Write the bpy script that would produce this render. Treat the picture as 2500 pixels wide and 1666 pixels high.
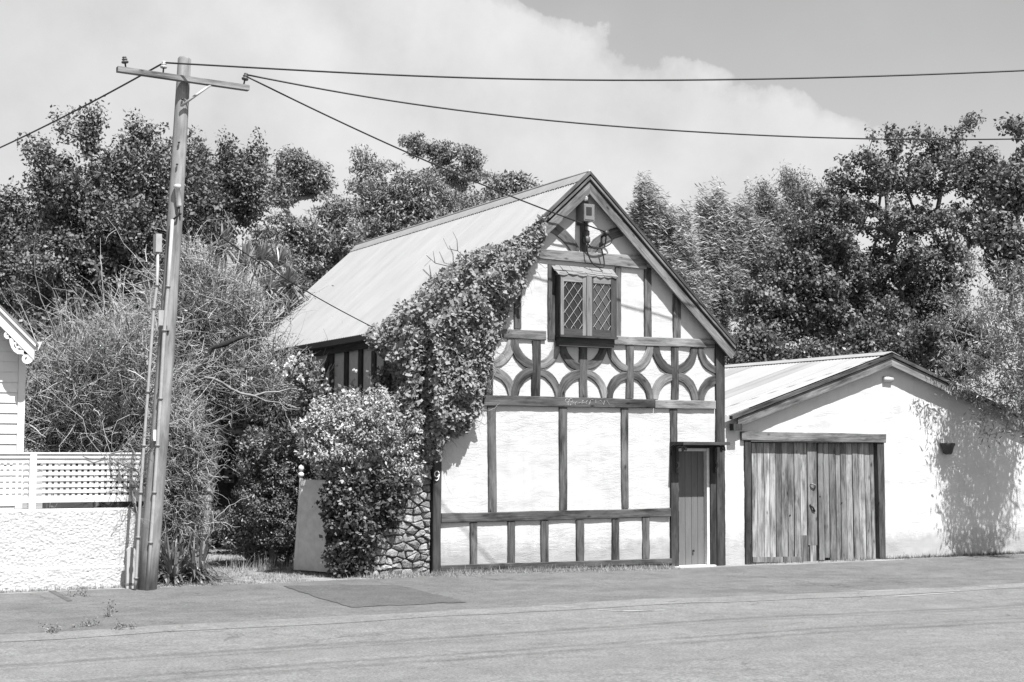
import bpy, math, random
import numpy as np
from mathutils import Matrix, Vector, noise as mnoise

random.seed(7)
rng = np.random.default_rng(11)
scene = bpy.context.scene
for o in list(bpy.data.objects):
    bpy.data.objects.remove(o)

# ------------------------------------------------------------------ camera
FPX, YAW, PITCH, ROLL = 3579.3, 0.49638, 0.074434, 0.0034972
CAM = np.array([-9.3768, -19.4577, 1.85])
cam_d = bpy.data.cameras.new('camera')
cam_d.sensor_width = 36.0
cam_d.lens = FPX / 2500.0 * 36.0
cam_d.clip_end = 2000.0
cam = bpy.data.objects.new('camera', cam_d)
scene.collection.objects.link(cam)
cam.matrix_world = (Matrix.Translation(Vector(CAM)) @ Matrix.Rotation(-YAW, 4, 'Z')
                    @ Matrix.Rotation(math.pi / 2 + PITCH, 4, 'X') @ Matrix.Rotation(ROLL, 4, 'Z'))
scene.camera = cam

# ------------------------------------------------------------------ light
SUN_TO = Vector((0.09, -1.0, 1.80)).normalized()
sun_d = bpy.data.lights.new('sun', 'SUN')
sun_d.energy = 5.0
sun_d.angle = math.radians(0.53)
sun_d.color = (1.0, 1.0, 1.0)          # black-and-white photograph: neutral
sun = bpy.data.objects.new('sun', sun_d)
sun.rotation_euler = SUN_TO.to_track_quat('Z', 'Y').to_euler()
sun.location = (4, -10, 20)
scene.collection.objects.link(sun)

scene.view_settings.view_transform = 'Standard'
scene.view_settings.look = 'None'
scene.view_settings.exposure = 1.25
scene.view_settings.gamma = 1.0
scene.view_settings.use_curve_mapping = False


# ------------------------------------------------------------------ photo pixel -> place
REG = {'S': (0, 0, 1.0), 'P': (0, 0, 1 / 1.0625), 'F': (1150, 780, 2.4508), 'G': (1150, 400, 3.1357), 'H': (1700, 800, 2.4125),
       'C': (0, 1050, 2.545), 'E': (650, 380, 3.0157), 'A': (0, 100, 2.6129), 'B': (0, 600, 2.94125),
       'D': (600, 900, 2.8509), 'T': (1350, 430, 6.271), 'I': (1370, 955, 15.687), 'K': (270, 120, 6.536),
       'L': (1600, 1060, 4.355), 'M': (0, 750, 3.1367), 'N': (250, 1050, 3.92), 'R': (600, 1350, 2.353), 'Q': (1500, 1300, 2.353)}


def ray(k, u, v):
    x0, y0, s = REG[k]
    x, y, z = x0 + u / s - 1250, -(y0 + v / s - 833), FPX
    c, s_ = math.cos(ROLL), math.sin(ROLL)
    x, y = c * x - s_ * y, s_ * x + c * y
    c, s_ = math.cos(PITCH), math.sin(PITCH)
    f, up = c * z - s_ * y, s_ * z + c * y
    c, s_ = math.cos(YAW), math.sin(YAW)
    return np.array([c * x + s_ * f, -s_ * x + c * f, up])


def onY(k, u, v, Y=0.0):
    d = ray(k, u, v)
    return CAM + d * ((Y - CAM[1]) / d[1])


def onX(k, u, v, X=0.0):
    d = ray(k, u, v)
    return CAM + d * ((X - CAM[0]) / d[0])


def onZ(k, u, v, Z=0.0):
    d = ray(k, u, v)
    return CAM + d * ((Z - CAM[2]) / d[2])


def xz(k, u, v, Y=0.0):
    p = onY(k, u, v, Y)
    return (p[0], p[2])


RIGHT = np.array([math.cos(YAW), -math.sin(YAW), 0])
AWAY = np.array([math.sin(YAW), math.cos(YAW), 0])
UP = np.array([0, 0, 1.0])


def mpp(p):
    """metres per display pixel (photo at 2353 wide) at a point"""
    return float(np.dot(p - CAM, AWAY)) / (FPX / 1.0625)


# ground profile (piecewise linear so that thin sheets can lie on it)
GX = np.array([-400, -60, -20, 1.0, 4.5, 14, 30, 60, 400.0])
GXZ = np.array([0.05, 0.05, 0.05, 0.05, 0.0, -0.01, -0.05, -0.05, -0.05])
GY = np.array([-300, -40, -24, -15.0, -14.2, -9.5, -5.2, -4.2, -0.25, 2.0, 12.0, 40.0, 120.0, 500.0])
GYZ = np.array([0.1, 0.1, 0.02, 0.0, -0.12, -0.04, -0.10, -0.075, 0.0, 0.02, 0.25, 2.2, 8.0, 20.0])


def gz(x, y):
    return float(np.interp(x, GX, GXZ) + np.interp(y, GY, GYZ))


def onG(k, u, v):
    z = 0.0
    for _ in range(6):
        p = onZ(k, u, v, z)
        z = gz(p[0], p[1])
    return np.array([p[0], p[1], z])


# ------------------------------------------------------------------ world / sky
w = bpy.data.worlds.new('World')
scene.world = w
w.use_nodes = True
nt = w.node_tree
nt.nodes.clear()


def N(nt, typ, **kw):
    n = nt.nodes.new(typ)
    for k, v in kw.items():
        if k.startswith('i_'):
            n.inputs[k[2:].replace('_', ' ')].default_value = v
        else:
            setattr(n, k, v)
    return n


def math_n(nt, op, a, b=None, c=None):
    n = nt.nodes.new('ShaderNodeMath')
    n.operation = op
    for i, q in enumerate((a, b, c)):
        if q is None:
            continue
        if hasattr(q, 'links'):
            nt.links.new(q, n.inputs[i])
        else:
            n.inputs[i].default_value = q
    return n.outputs[0]


def ramp(nt, fac, stops, mode='LINEAR'):
    n = nt.nodes.new('ShaderNodeValToRGB')
    n.color_ramp.interpolation = mode
    e = n.color_ramp.elements
    while len(e) > 1:
        e.remove(e[0])
    e[0].position = stops[0][0]
    e[0].color = (stops[0][1],) * 3 + (1,)
    for p, v in stops[1:]:
        q = e.new(p)
        q.color = (v,) * 3 + (1,)
    nt.links.new(fac, n.inputs[0])
    return n.outputs[0]


out = N(nt, 'ShaderNodeOutputWorld')
bg = N(nt, 'ShaderNodeBackground')
bg.inputs['Strength'].default_value = 0.1
sky = N(nt, 'ShaderNodeTexSky', sky_type='NISHITA')
sky.sun_disc = False
sky.sun_elevation = math.asin(SUN_TO.z)
sky.sun_rotation = math.atan2(SUN_TO.x, SUN_TO.y)
sky.air_density = 1.0
sky.dust_density = 1.6
bw = N(nt, 'ShaderNodeRGBToBW')
nt.links.new(sky.outputs[0], bw.inputs[0])
tc = N(nt, 'ShaderNodeTexCoord')
# a cumulus bank: everything below one great circle of the sky, with a billowed edge
da = ray('P', 1235, 30)
db = ray('P', 2060, 300)
nn = np.cross(da, db)
nn /= np.linalg.norm(nn)
if np.dot(nn, ray('P', 1400, 400)) < 0:
    nn = -nn
dot = N(nt, 'ShaderNodeVectorMath', operation='DOT_PRODUCT')
dot.inputs[1].default_value = tuple(nn)
nt.links.new(tc.outputs['Generated'], dot.inputs[0])
nz = N(nt, 'ShaderNodeTexNoise', noise_dimensions='3D')
nz.inputs['Scale'].default_value = 13.0
nz.inputs['Detail'].default_value = 9.0
nz.inputs['Roughness'].default_value = 0.58
nt.links.new(tc.outputs['Generated'], nz.inputs['Vector'])
nz2 = N(nt, 'ShaderNodeTexNoise', noise_dimensions='3D')
nz2.inputs['Scale'].default_value = 2.6
nz2.inputs['Detail'].default_value = 5.0
nt.links.new(tc.outputs['Generated'], nz2.inputs['Vector'])
edge = math_n(nt, 'ADD', dot.outputs['Value'], math_n(nt, 'MULTIPLY', math_n(nt, 'SUBTRACT', nz.outputs[0], 0.5), 0.10))
m1 = ramp(nt, edge, [(0.0, 0.0), (0.004, 0.6), (0.016, 1.0), (0.10, 0.8), (0.22, 0.55), (0.6, 0.45)])
soft = ramp(nt, nz2.outputs[0], [(0.30, 0.6), (0.65, 1.0)])
mask = math_n(nt, 'MULTIPLY', m1, soft)
wisp = math_n(nt, 'MULTIPLY', ramp(nt, nz2.outputs[0], [(0.42, 0.0), (0.62, 0.3)]), ramp(nt, nz.outputs[0], [(0.3, 0.4), (0.7, 1.0)]))
mask = math_n(nt, 'MAXIMUM', mask, wisp)
skyv = math_n(nt, 'MULTIPLY', bw.outputs[0], 0.80)
mixv = N(nt, 'ShaderNodeMix', data_type='FLOAT')
nt.links.new(mask, mixv.inputs[0])
nt.links.new(skyv, mixv.inputs[2])
cl = math_n(nt, 'ADD', 3.0, math_n(nt, 'MULTIPLY', ramp(nt, nz.outputs[0], [(0.30, 0.0), (0.68, 1.0)]), 0.95))
nt.links.new(cl, mixv.inputs[3])
nt.links.new(mixv.outputs[0], bg.inputs['Color'])
nt.links.new(bg.outputs[0], out.inputs[0])


# ------------------------------------------------------------------ materials (all neutral greys)
MATS = {}
KA = 0.59      # overall albedo scale


def new_mat(name, rough=0.8, spec=0.25):
    m = bpy.data.materials.new(name)
    m.use_nodes = True
    t = m.node_tree
    b = t.nodes['Principled BSDF']
    b.inputs['Roughness'].default_value = rough
    b.inputs['Specular IOR Level'].default_value = spec
    MATS[name] = m
    return m, t, b


def noise_n(t, vec, scale, detail=6, rough=0.6, dist=0.0):
    n = N(t, 'ShaderNodeTexNoise')
    n.inputs['Scale'].default_value = scale
    n.inputs['Detail'].default_value = detail
    n.inputs['Roughness'].default_value = rough
    n.inputs['Distortion'].default_value = dist
    if vec is not None:
        t.links.new(vec, n.inputs['Vector'])
    return n.outputs[0]


def mapping(t, vec, scale=(1, 1, 1), loc=(0, 0, 0)):
    n = N(t, 'ShaderNodeMapping')
    n.inputs['Scale'].default_value = scale
    n.inputs['Location'].default_value = loc
    t.links.new(vec, n.inputs['Vector'])
    return n.outputs[0]


def bump(t, b, h, strength, dist):
    n = N(t, 'ShaderNodeBump')
    n.inputs['Strength'].default_value = strength
    n.inputs['Distance'].default_value = dist
    t.links.new(h, n.inputs['Height'])
    t.links.new(n.outputs[0], b.inputs['Normal'])


def world_pos(t):
    return N(t, 'ShaderNodeNewGeometry').outputs['Position']


def mat_mottled(name, lo, hi, scale=4.0, rough=0.85, bump_s=0.3, bump_d=0.01, bscale=60, stretch=(1, 1, 1), spec=0.2, fine=0.0, rnd=0.0):
    lo, hi = lo * KA, hi * KA
    m, t, b = new_mat(name, rough, spec)
    p = mapping(t, world_pos(t), stretch)
    n1 = noise_n(t, p, scale)
    col = ramp(t, n1, [(0.3, lo), (0.7, hi)])
    if fine > 0:
        n3 = noise_n(t, world_pos(t), bscale * 1.3, 3, 0.8)
        col = math_n(t, 'MULTIPLY', col, ramp(t, n3, [(0.3, 1 - fine), (0.7, 1 + fine)]))
    if rnd > 0:
        info = N(t, 'ShaderNodeObjectInfo')
        col = math_n(t, 'MULTIPLY', col, math_n(t, 'ADD', math_n(t, 'MULTIPLY', info.outputs['Random'], rnd), 1 - rnd / 2))
    t.links.new(col, b.inputs['Base Color'])
    if bump_s > 0:
        bump(t, b, noise_n(t, p, bscale, 5, 0.65), bump_s, bump_d)
    return m


def mat_plaster(name, base, dirt=True):
    base *= KA
    m, t, b = new_mat(name, 0.9, 0.15)
    p = world_pos(t)
    big = noise_n(t, p, 1.6, 4)
    col = ramp(t, big, [(0.3, base * 0.94), (0.7, base)])
    # trowel scars: long thin horizontal marks
    ps = mapping(t, p, (2.2, 2.2, 9.0))
    sc = noise_n(t, ps, 1.3, 8, 0.74, 1.2)
    scar = ramp(t, sc, [(0.29, 0.45), (0.345, 1.0)])
    col = math_n(t, 'MULTIPLY', col, scar)
    # rain streaks and patchy old limewash
    stk = noise_n(t, mapping(t, p, (7.0, 7.0, 0.45)), 1.0, 6, 0.65)
    ptch = noise_n(t, p, 0.9, 6, 0.6)
    col = math_n(t, 'MULTIPLY', col, ramp(t, stk, [(0.30, 0.92), (0.50, 1.0)]))
    col = math_n(t, 'MULTIPLY', col, ramp(t, ptch, [(0.36, 0.95), (0.50, 1.03)]))
    if dirt:   # grime where splashes reach near the ground
        sep = N(t, 'ShaderNodeSeparateXYZ')
        t.links.new(p, sep.inputs[0])
        h = math_n(t, 'ADD', sep.outputs[2], math_n(t, 'MULTIPLY', noise_n(t, p, 5, 8, 0.75), -0.62))
        d = ramp(t, h, [(0.0, 0.0), (0.22, 1.0)])
        gr = math_n(t, 'ADD', math_n(t, 'MULTIPLY', d, 0.30), 0.70)
        col = math_n(t, 'MULTIPLY', col, gr)
    t.links.new(col, b.inputs['Base Color'])
    hsum = math_n(t, 'ADD', math_n(t, 'MULTIPLY', sc, 1.0), math_n(t, 'MULTIPLY', noise_n(t, mapping(t, p, (1, 1, 1.8)), 22, 6, 0.7), 0.22))
    hsum = math_n(t, 'MULTIPLY', hsum, ramp(t, noise_n(t, p, 1.1, 3, 0.5), [(0.35, 0.15), (0.65, 1.3)]))
    bump(t, b, hsum, 0.40, 0.035)
    return m


def mat_wood(name, lo, hi, dark=0.35, rough=0.85, scale=1.0, rnd=0.35, spec=0.15):
    lo, hi = lo * KA, hi * KA
    m, t, b = new_mat(name, rough, spec)
    uv = N(t, 'ShaderNodeUVMap').outputs[0]
    info = N(t, 'ShaderNodeObjectInfo')
    off = N(t, 'ShaderNodeVectorMath', operation='MULTIPLY_ADD')
    cmb = N(t, 'ShaderNodeCombineXYZ')
    for i in range(3):
        t.links.new(info.outputs['Random'], cmb.inputs[i])
    t.links.new(cmb.outputs[0], off.inputs[0])
    off.inputs[1].default_value = (31.0, 57.0, 13.0)
    t.links.new(uv, off.inputs[2])
    v = off.outputs[0]
    grain = noise_n(t, mapping(t, v, (55 * scale, 2.2 * scale, 1)), 1.0, 6, 0.65, 0.4)
    broad = noise_n(t, mapping(t, v, (7 * scale, 1.5 * scale, 1)), 1.0, 4, 0.6, 0.6)
    col = ramp(t, math_n(t, 'ADD', math_n(t, 'MULTIPLY', grain, 0.5), math_n(t, 'MULTIPLY', broad, 0.5)), [(0.34, lo), (0.66, hi)])
    # knots and dark stains
    kn = N(t, 'ShaderNodeTexVoronoi')
    kn.inputs['Scale'].default_value = 1.0
    t.links.new(mapping(t, v, (7.5, 3.2, 1)), kn.inputs['Vector'])
    kk = ramp(t, math_n(t, 'ADD', kn.outputs['Distance'], math_n(t, 'MULTIPLY', broad, 0.35)), [(0.2, dark), (0.34, 1.0)])
    st = ramp(t, noise_n(t, mapping(t, v, (5, 0.8, 1)), 1.3, 5, 0.7), [(0.36, dark + 0.15), (0.52, 1.0)])
    col = math_n(t, 'MULTIPLY', math_n(t, 'MULTIPLY', col, kk), st)
    rv = math_n(t, 'ADD', math_n(t, 'MULTIPLY', info.outputs['Random'], rnd), 1.0 - rnd / 2)
    col = math_n(t, 'MULTIPLY', col, rv)
    t.links.new(col, b.inputs['Base Color'])
    bump(t, b, grain, 0.45, 0.006)
    return m


def mat_leaf(name, val, rough=0.45, spec=0.5, trans=0.25, var=0.6):
    val *= 0.64
    m, t, b = new_mat(name, rough, spec)
    at = N(t, 'ShaderNodeAttribute', attribute_name='tone')
    f = math_n(t, 'MULTIPLY', math_n(t, 'ADD', math_n(t, 'MULTIPLY', at.outputs['Fac'], var * 2), 1 - var), val)
    t.links.new(f, b.inputs['Base Color'])
    if trans > 0:
        tr = N(t, 'ShaderNodeBsdfTranslucent')
        t.links.new(math_n(t, 'MULTIPLY', f, 1.2), tr.inputs[0])
        mx = N(t, 'ShaderNodeMixShader')
        mx.inputs[0].default_value = trans
        t.links.new(b.outputs[0], mx.inputs[1])
        t.links.new(tr.outputs[0], mx.inputs[2])
        t.links.new(mx.outputs[0], t.nodes['Material Output'].inputs[0])
    return m


def mat_plain(name, v, rough=0.6, spec=0.3, metal=0.0):
    v *= KA
    m, t, b = new_mat(name, rough, spec)
    n = noise_n(t, world_pos(t), 9.0, 4)
    t.links.new(ramp(t, n, [(0.3, v * 0.85), (0.7, v * 1.1)]), b.inputs['Base Color'])
    b.inputs['Metallic'].default_value = metal
    return m


mat_plaster('plaster', 0.69)
mat_plaster('garage_plaster', 0.77)
mat_wood('timber', 0.035, 0.24, 0.2, rnd=0.6)
mat_wood('timber_dark', 0.035, 0.12, 0.4)
mat_wood('timber_pale', 0.09, 0.40, 0.25, rnd=0.4)
mat_wood('door_paint', 0.17, 0.22, 0.8, rnd=0.06)
mat_wood('plank', 0.09, 0.56, 0.28, rnd=0.9)
mat_wood('window_wood', 0.04, 0.12, 0.5)
mat_wood('window_wood_pale', 0.16, 0.36, 0.5)
mat_wood('pole_wood', 0.15, 0.55, 0.5, scale=0.55)
mat_wood('crossarm_wood', 0.12, 0.42, 0.3)
mat_plain('white_paint', 0.9, 0.55, 0.3)
mat_plain('grey_box', 0.24, 0.5, 0.4)
mat_plain('grey_dark', 0.10, 0.5, 0.4)
mat_plain('black_iron', 0.03, 0.5, 0.4)
mat_plain('pvc_pipe', 0.46, 0.45, 0.4)
mat_plain('porcelain', 0.65, 0.15, 0.5)
mat_plain('concrete', 0.55, 0.9, 0.2)
mat_plain('lead', 0.42, 0.5, 0.4)
mat_plain('cable', 0.025, 0.5, 0.3)
mat_plain('slate', 0.27, 0.8, 0.2)
mat_plain('interior', 0.05, 0.9, 0.1)
mat_plain('curtain', 0.22, 0.9, 0.1)
mat_plain('gate_paint', 1.0, 0.6, 0.3)
mat_plain('shed_board', 0.08, 0.8, 0.2)  # dark boards, with the bush's shade also put into this base tone
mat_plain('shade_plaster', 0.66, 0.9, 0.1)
mat_plain('pot_clay', 0.09, 0.8, 0.2)
mat_mottled('stone', 0.20, 0.46, 7.0, 0.9, 0.8, 0.03, 30, fine=0.35, rnd=0.6)
mat_mottled('mortar', 0.09, 0.15, 5.0, 0.95, 0.4, 0.02, 40)
mat_mottled('roughcast', 0.64, 0.74, 3.0, 0.95, 0.5, 0.02, 45)
mat_mottled('weatherboard', 0.84, 0.94, 2.0, 0.6, 0.1, 0.004, 50)
mat_mottled('roof_iron', 0.37, 0.44, 1.2, 0.55, 0.0, 0.0, 30, stretch=(1, 2.0, 0.4), spec=0.35)
mat_mottled('garage_iron', 0.26, 0.38, 1.5, 0.55, 0.0, 0.0, 30, stretch=(0.35, 2.6, 0.35), spec=0.35)
mat_mottled('soil', 0.20, 0.38, 2.5, 0.95, 0.6, 0.03, 25, fine=0.3)
mat_leaf('leaf_maple', 0.165, 0.55, 0.25, 0.12, 0.5)
mat_leaf('leaf_dark', 0.11, 0.45, 0.4, 0.18)
mat_leaf('leaf_gum', 0.23, 0.5, 0.35, 0.12)
mat_leaf('leaf_willow', 0.33, 0.5, 0.35, 0.2)
mat_leaf('leaf_ivy', 0.27, 0.55, 0.25, 0.12, 0.4)
mat_leaf('leaf_pale', 0.46, 0.55, 0.25, 0.12, 0.35)
mat_leaf('leaf_shrub', 0.19, 0.45, 0.45, 0.2)
mat_leaf('leaf_strap', 0.24, 0.38, 0.5, 0.15)
mat_leaf('petal', 0.8, 0.6, 0.2, 0.2, 0.1)
mat_leaf('grass_dry', 0.36, 0.7, 0.2, 0.25)
mat_leaf('grass_green', 0.16, 0.6, 0.3, 0.25)
mat_leaf('leaf_olive', 0.27, 0.5, 0.35, 0.15)
mat_leaf('twig', 0.40, 0.75, 0.2, 0.0, 0.5)
mat_mottled('bark', 0.06, 0.15, 6.0, 0.9, 0.5, 0.02, 30)
mat_mottled('bark_pale', 0.20, 0.42, 5.0, 0.85, 0.3, 0.02, 30)
mat_mottled('bark_black', 0.015, 0.04, 6.0, 0.95, 0.5, 0.02, 30)


def mat_road(name, lo, hi, grain, tracks=None, scale=0.9):
    m, t, b = new_mat(name, 0.88, 0.2)
    p = world_pos(t)
    big = noise_n(t, mapping(t, p, (0.55, 1.0, 1)), scale, 7, 0.65)
    col = ramp(t, big, [(0.3, lo), (0.7, hi)])
    spk = noise_n(t, p, 38, 5, 0.85)
    col = math_n(t, 'MULTIPLY', col, ramp(t, spk, [(0.38, 1 - grain), (0.62, 1 + grain)]))
    vo = N(t, 'ShaderNodeTexVoronoi', feature='DISTANCE_TO_EDGE')
    vo.inputs['Scale'].default_value = 0.33
    wv = N(t, 'ShaderNodeVectorMath', operation='ADD')
    t.links.new(p, wv.inputs[0])
    nv = N(t, 'ShaderNodeTexNoise')
    nv.inputs['Scale'].default_value = 1.7
    nv.inputs['Detail'].default_value = 6.0
    t.links.new(p, nv.inputs['Vector'])
    t.links.new(nv.outputs['Color'], wv.inputs[1])
    t.links.new(wv.outputs[0], vo.inputs['Vector'])
    ck = ramp(t, vo.outputs['Distance'], [(0.0, 0.0), (0.006, 1.0)])
    gate_ = ramp(t, noise_n(t, p, 0.6, 2), [(0.48, 0.0), (0.58, 0.45)])
    ck = math_n(t, 'SUBTRACT', 1.0, math_n(t, 'MULTIPLY', math_n(t, 'SUBTRACT', 1.0, ck), gate_))
    col = math_n(t, 'MULTIPLY', col, ck)
    blot = noise_n(t, p, 3.5, 8, 0.7)
    col = math_n(t, 'MULTIPLY', col, ramp(t, blot, [(0.3, 0.78), (0.6, 1.06)]))
    if tracks:
        sep = N(t, 'ShaderNodeSeparateXYZ')
        t.links.new(p, sep.inputs[0])
        wob = math_n(t, 'MULTIPLY', math_n(t, 'SUBTRACT', noise_n(t, mapping(t, p, (0.35, 0, 0)), 1.0, 3), 0.5), 0.28)
        yy = math_n(t, 'ADD', sep.outputs[1], wob)
        fade = ramp(t, noise_n(t, mapping(t, p, (0.6, 6.0, 1)), 1.0, 6, 0.7), [(0.30, 0.25), (0.62, 1.0)])
        for (yc, hw, st) in tracks:
            d = math_n(t, 'ABSOLUTE', math_n(t, 'SUBTRACT', yy, yc))
            k = math_n(t, 'SUBTRACT', 1.0, math_n(t, 'MULTIPLY', math_n(t, 'MULTIPLY', ramp(t, d, [(hw * 0.3, 1.0), (hw, 0.0)]), fade), st))
            col = math_n(t, 'MULTIPLY', col, k)
    t.links.new(col, b.inputs['Base Color'])
    bump(t, b, spk, 0.35, 0.008)
    return m


ty1 = onG('R', 600, 525)[1]
ty2 = onG('R', 1500, 565)[1]
ty3 = onG('R', 1500, 590)[1]
ty4 = onG('R', 700, 375)[1]
mat_road('road_seal', 0.112, 0.142, 0.42, [(ty1, 0.14, 0.36), (ty1 - 0.24, 0.07, 0.24), (ty2, 0.10, 0.30), (ty3 - 0.05, 0.13, 0.30), (ty4, 0.20, 0.22), (-9.3, 0.4, 0.10)])
mat_road('path_seal', 0.078, 0.118, 0.36, [(-2.9, 0.10, 0.10)], 1.4)
mat_road('patch_seal', 0.064, 0.084, 0.36)
mat_road('strip_seal', 0.115, 0.155, 0.35)

# glass
m, t, b = new_mat('glass', 0.06, 0.3)
b.inputs['Base Color'].default_value = (0.02, 0.02, 0.02, 1)
m, t, b = new_mat('glass_dusty', 0.25, 0.5)
b.inputs['Base Color'].default_value = (0.05, 0.05, 0.05, 1)

# ------------------------------------------------------------------ object helpers
WO = {}
COL = scene.collection


def link(o, parent, origin):
    COL.objects.link(o)
    origin = np.array(origin, float)
    if parent is not None:
        o.parent = parent
        o.location = origin - WO[parent.name]
    else:
        o.location = origin
    WO[o.name] = origin
    return o


def tag(o, label=None, cat=None, group=None, kind=None):
    if label:
        o['label'] = label
    if cat:
        o['category'] = cat
    if group:
        o['group'] = group
    if kind:
        o['kind'] = kind
    return o


def thing(name, label, cat, loc=(0, 0, 0), group=None):
    o = bpy.data.objects.new(name, None)
    o.empty_display_size = 0.2
    link(o, None, loc)
    return tag(o, label, cat, group)


def obj(name, V, F, mat, parent=None, uv=None, smooth=False, tone=None, origin=None):
    """V world coordinates (n,3); F list of faces or int array (m,4)"""
    V = np.asarray(V, float)
    if origin is None:
        lo, hi = V.min(0), V.max(0)
        origin = np.array([(lo[0] + hi[0]) / 2, (lo[1] + hi[1]) / 2, lo[2]])
    me = bpy.data.meshes.new(name)
    L = V - origin
    if isinstance(F, np.ndarray):
        k = F.shape[1]
        me.vertices.add(len(L))
        me.vertices.foreach_set('co', L.astype(np.float32).ravel())
        me.loops.add(F.size)
        me.loops.foreach_set('vertex_index', F.astype(np.int32).ravel())
        me.polygons.add(len(F))
        me.polygons.foreach_set('loop_start', np.arange(0, F.size, k, dtype=np.int32))
        me.polygons.foreach_set('loop_total', np.full(len(F), k, dtype=np.int32))
        me.update(calc_edges=True)
    else:
        me.from_pydata([tuple(p) for p in L], [], F)
        me.update()
    if uv is not None:
        l = me.uv_layers.new(name='UVMap')
        l.data.foreach_set('uv', np.asarray(uv, np.float32).ravel())
    if tone is not None:
        a = me.attributes.new('tone', 'FLOAT', 'FACE')
        a.data.foreach_set('value', np.asarray(tone, np.float32))
    if smooth:
        me.polygons.foreach_set('use_smooth', np.ones(len(me.polygons), bool))
    if mat:
        me.materials.append(MATS[mat])
    o = bpy.data.objects.new(name, me)
    return link(o, parent, origin)


def box_vf(x0, x1, y0, y1, z0, z1):
    V = [(x0, y0, z0), (x1, y0, z0), (x1, y1, z0), (x0, y1, z0), (x0, y0, z1), (x1, y0, z1), (x1, y1, z1), (x0, y1, z1)]
    F = [(0, 3, 2, 1), (4, 5, 6, 7), (0, 1, 5, 4), (1, 2, 6, 5), (2, 3, 7, 6), (3, 0, 4, 7)]
    return V, F


def box_uv(V, F, axis):
    """v along axis, u across"""
    uv = []
    V = np.asarray(V)
    oth = [i for i in range(3) if i != axis]
    for f in F:
        for i in f:
            uv.append((V[i][oth[0]] + V[i][oth[1]], V[i][axis]))
    return uv


def box(name, x0, x1, y0, y1, z0, z1, mat, parent=None, axis=2, **kw):
    V, F = box_vf(x0, x1, y0, y1, z0, z1)
    return obj(name, V, F, mat, parent, uv=box_uv(V, F, axis), **kw)


def hexa(name, bot, top, mat, parent=None, axis=2, **kw):
    """8-corner block from a bottom ring of four points and a top ring"""
    V = list(map(tuple, bot)) + list(map(tuple, top))
    F = [(0, 3, 2, 1), (4, 5, 6, 7), (0, 1, 5, 4), (1, 2, 6, 5), (2, 3, 7, 6), (3, 0, 4, 7)]
    return obj(name, V, F, mat, parent, uv=box_uv(V, F, axis), **kw)


def path_timber(name, C, W, yb, yf, mat, parent, jit=0.004, ch=0.008):
    """timber lying on a wall plane: C centre line [(x,z)..], W widths, from y=yb (back) to y=yf (front)"""
    C = np.asarray(C, float)
    K = len(C)
    T = np.gradient(C, axis=0)
    T /= np.linalg.norm(T, axis=1)[:, None]
    Nn = np.stack([-T[:, 1], T[:, 0]], 1)
    s = np.concatenate([[0], np.cumsum(np.linalg.norm(np.diff(C, axis=0), axis=1))])
    V, U = [], []
    for k in range(K):
        a = W[k] / 2 + random.uniform(-jit, jit)
        b_ = W[k] / 2 + random.uniform(-jit, jit)
        fy = yf + random.uniform(-jit, jit) * 0.5
        for d, y in ((a, yb), (a, fy + ch), (a - ch, fy), (-b_ + ch, fy), (-b_, fy + ch), (-b_, yb)):
            V.append((C[k, 0] + Nn[k, 0] * d, y, C[k, 1] + Nn[k, 1] * d))
            U.append((d + (y - yf), s[k]))
    F, uv = [], []
    for k in range(K - 1):
        for j in range(5):
            f = (k * 6 + j, (k + 1) * 6 + j, (k + 1) * 6 + j + 1, k * 6 + j + 1)
            F.append(f)
    F.append(tuple(range(0, 6)))
    F.append(tuple(reversed(range((K - 1) * 6, K * 6))))
    for f in F:
        for i in f:
            uv.append(U[i])
    return obj(name, V, F, mat, parent, uv=uv)


def timber4(name, k, tl, tr, bl, br, mat, parent, yb=-0.001, yf=-0.035, n=5, vertical=True):
    """timber from its four photographed corners"""
    tl, tr, bl, br = [np.array(xz(k, *q, yf)) for q in (tl, tr, bl, br)]
    if vertical:
        a0, a1, b0, b1 = bl, br, tl, tr
    else:
        a0, a1, b0, b1 = bl, tl, br, tr
    C = [(a0 + a1) / 2 * (1 - q) + (b0 + b1) / 2 * q for q in np.linspace(0, 1, n)]
    w0, w1 = np.linalg.norm(a0 - a1), np.linalg.norm(b0 - b1)
    W = [w0 * (1 - q) + w1 * q for q in np.linspace(0, 1, n)]
    return path_timber(name, C, W, yb, yf, mat, parent)


def tubes(P, R, sides=3):
    """P (n,k,3) centre lines, R (n,k) radii -> V, F"""
    P = np.asarray(P, float)
    R = np.asarray(R, float)
    n, k, _ = P.shape
    d = P[:, -1] - P[:, 0]
    d /= np.linalg.norm(d, axis=1)[:, None] + 1e-9
    ref = np.where(np.abs(d[:, 2:3]) < 0.9, np.array([[0, 0, 1.0]]), np.array([[1.0, 0, 0]]))
    a = np.cross(d, ref)
    a /= np.linalg.norm(a, axis=1)[:, None] + 1e-9
    b = np.cross(d, a)
    th = np.arange(sides) * 2 * math.pi / sides
    ring = a[:, None, :] * np.cos(th)[None, :, None] + b[:, None, :] * np.sin(th)[None, :, None]
    V = P[:, :, None, :] + ring[:, None, :, :] * R[:, :, None, None]
    idx = np.arange(n * k * sides).reshape(n, k, sides)
    nx = np.roll(idx, -1, axis=2)
    F = np.stack([idx[:, :-1], nx[:, :-1], nx[:, 1:], idx[:, 1:]], -1).reshape(-1, 4)
    return V.reshape(-1, 3), F


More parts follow.
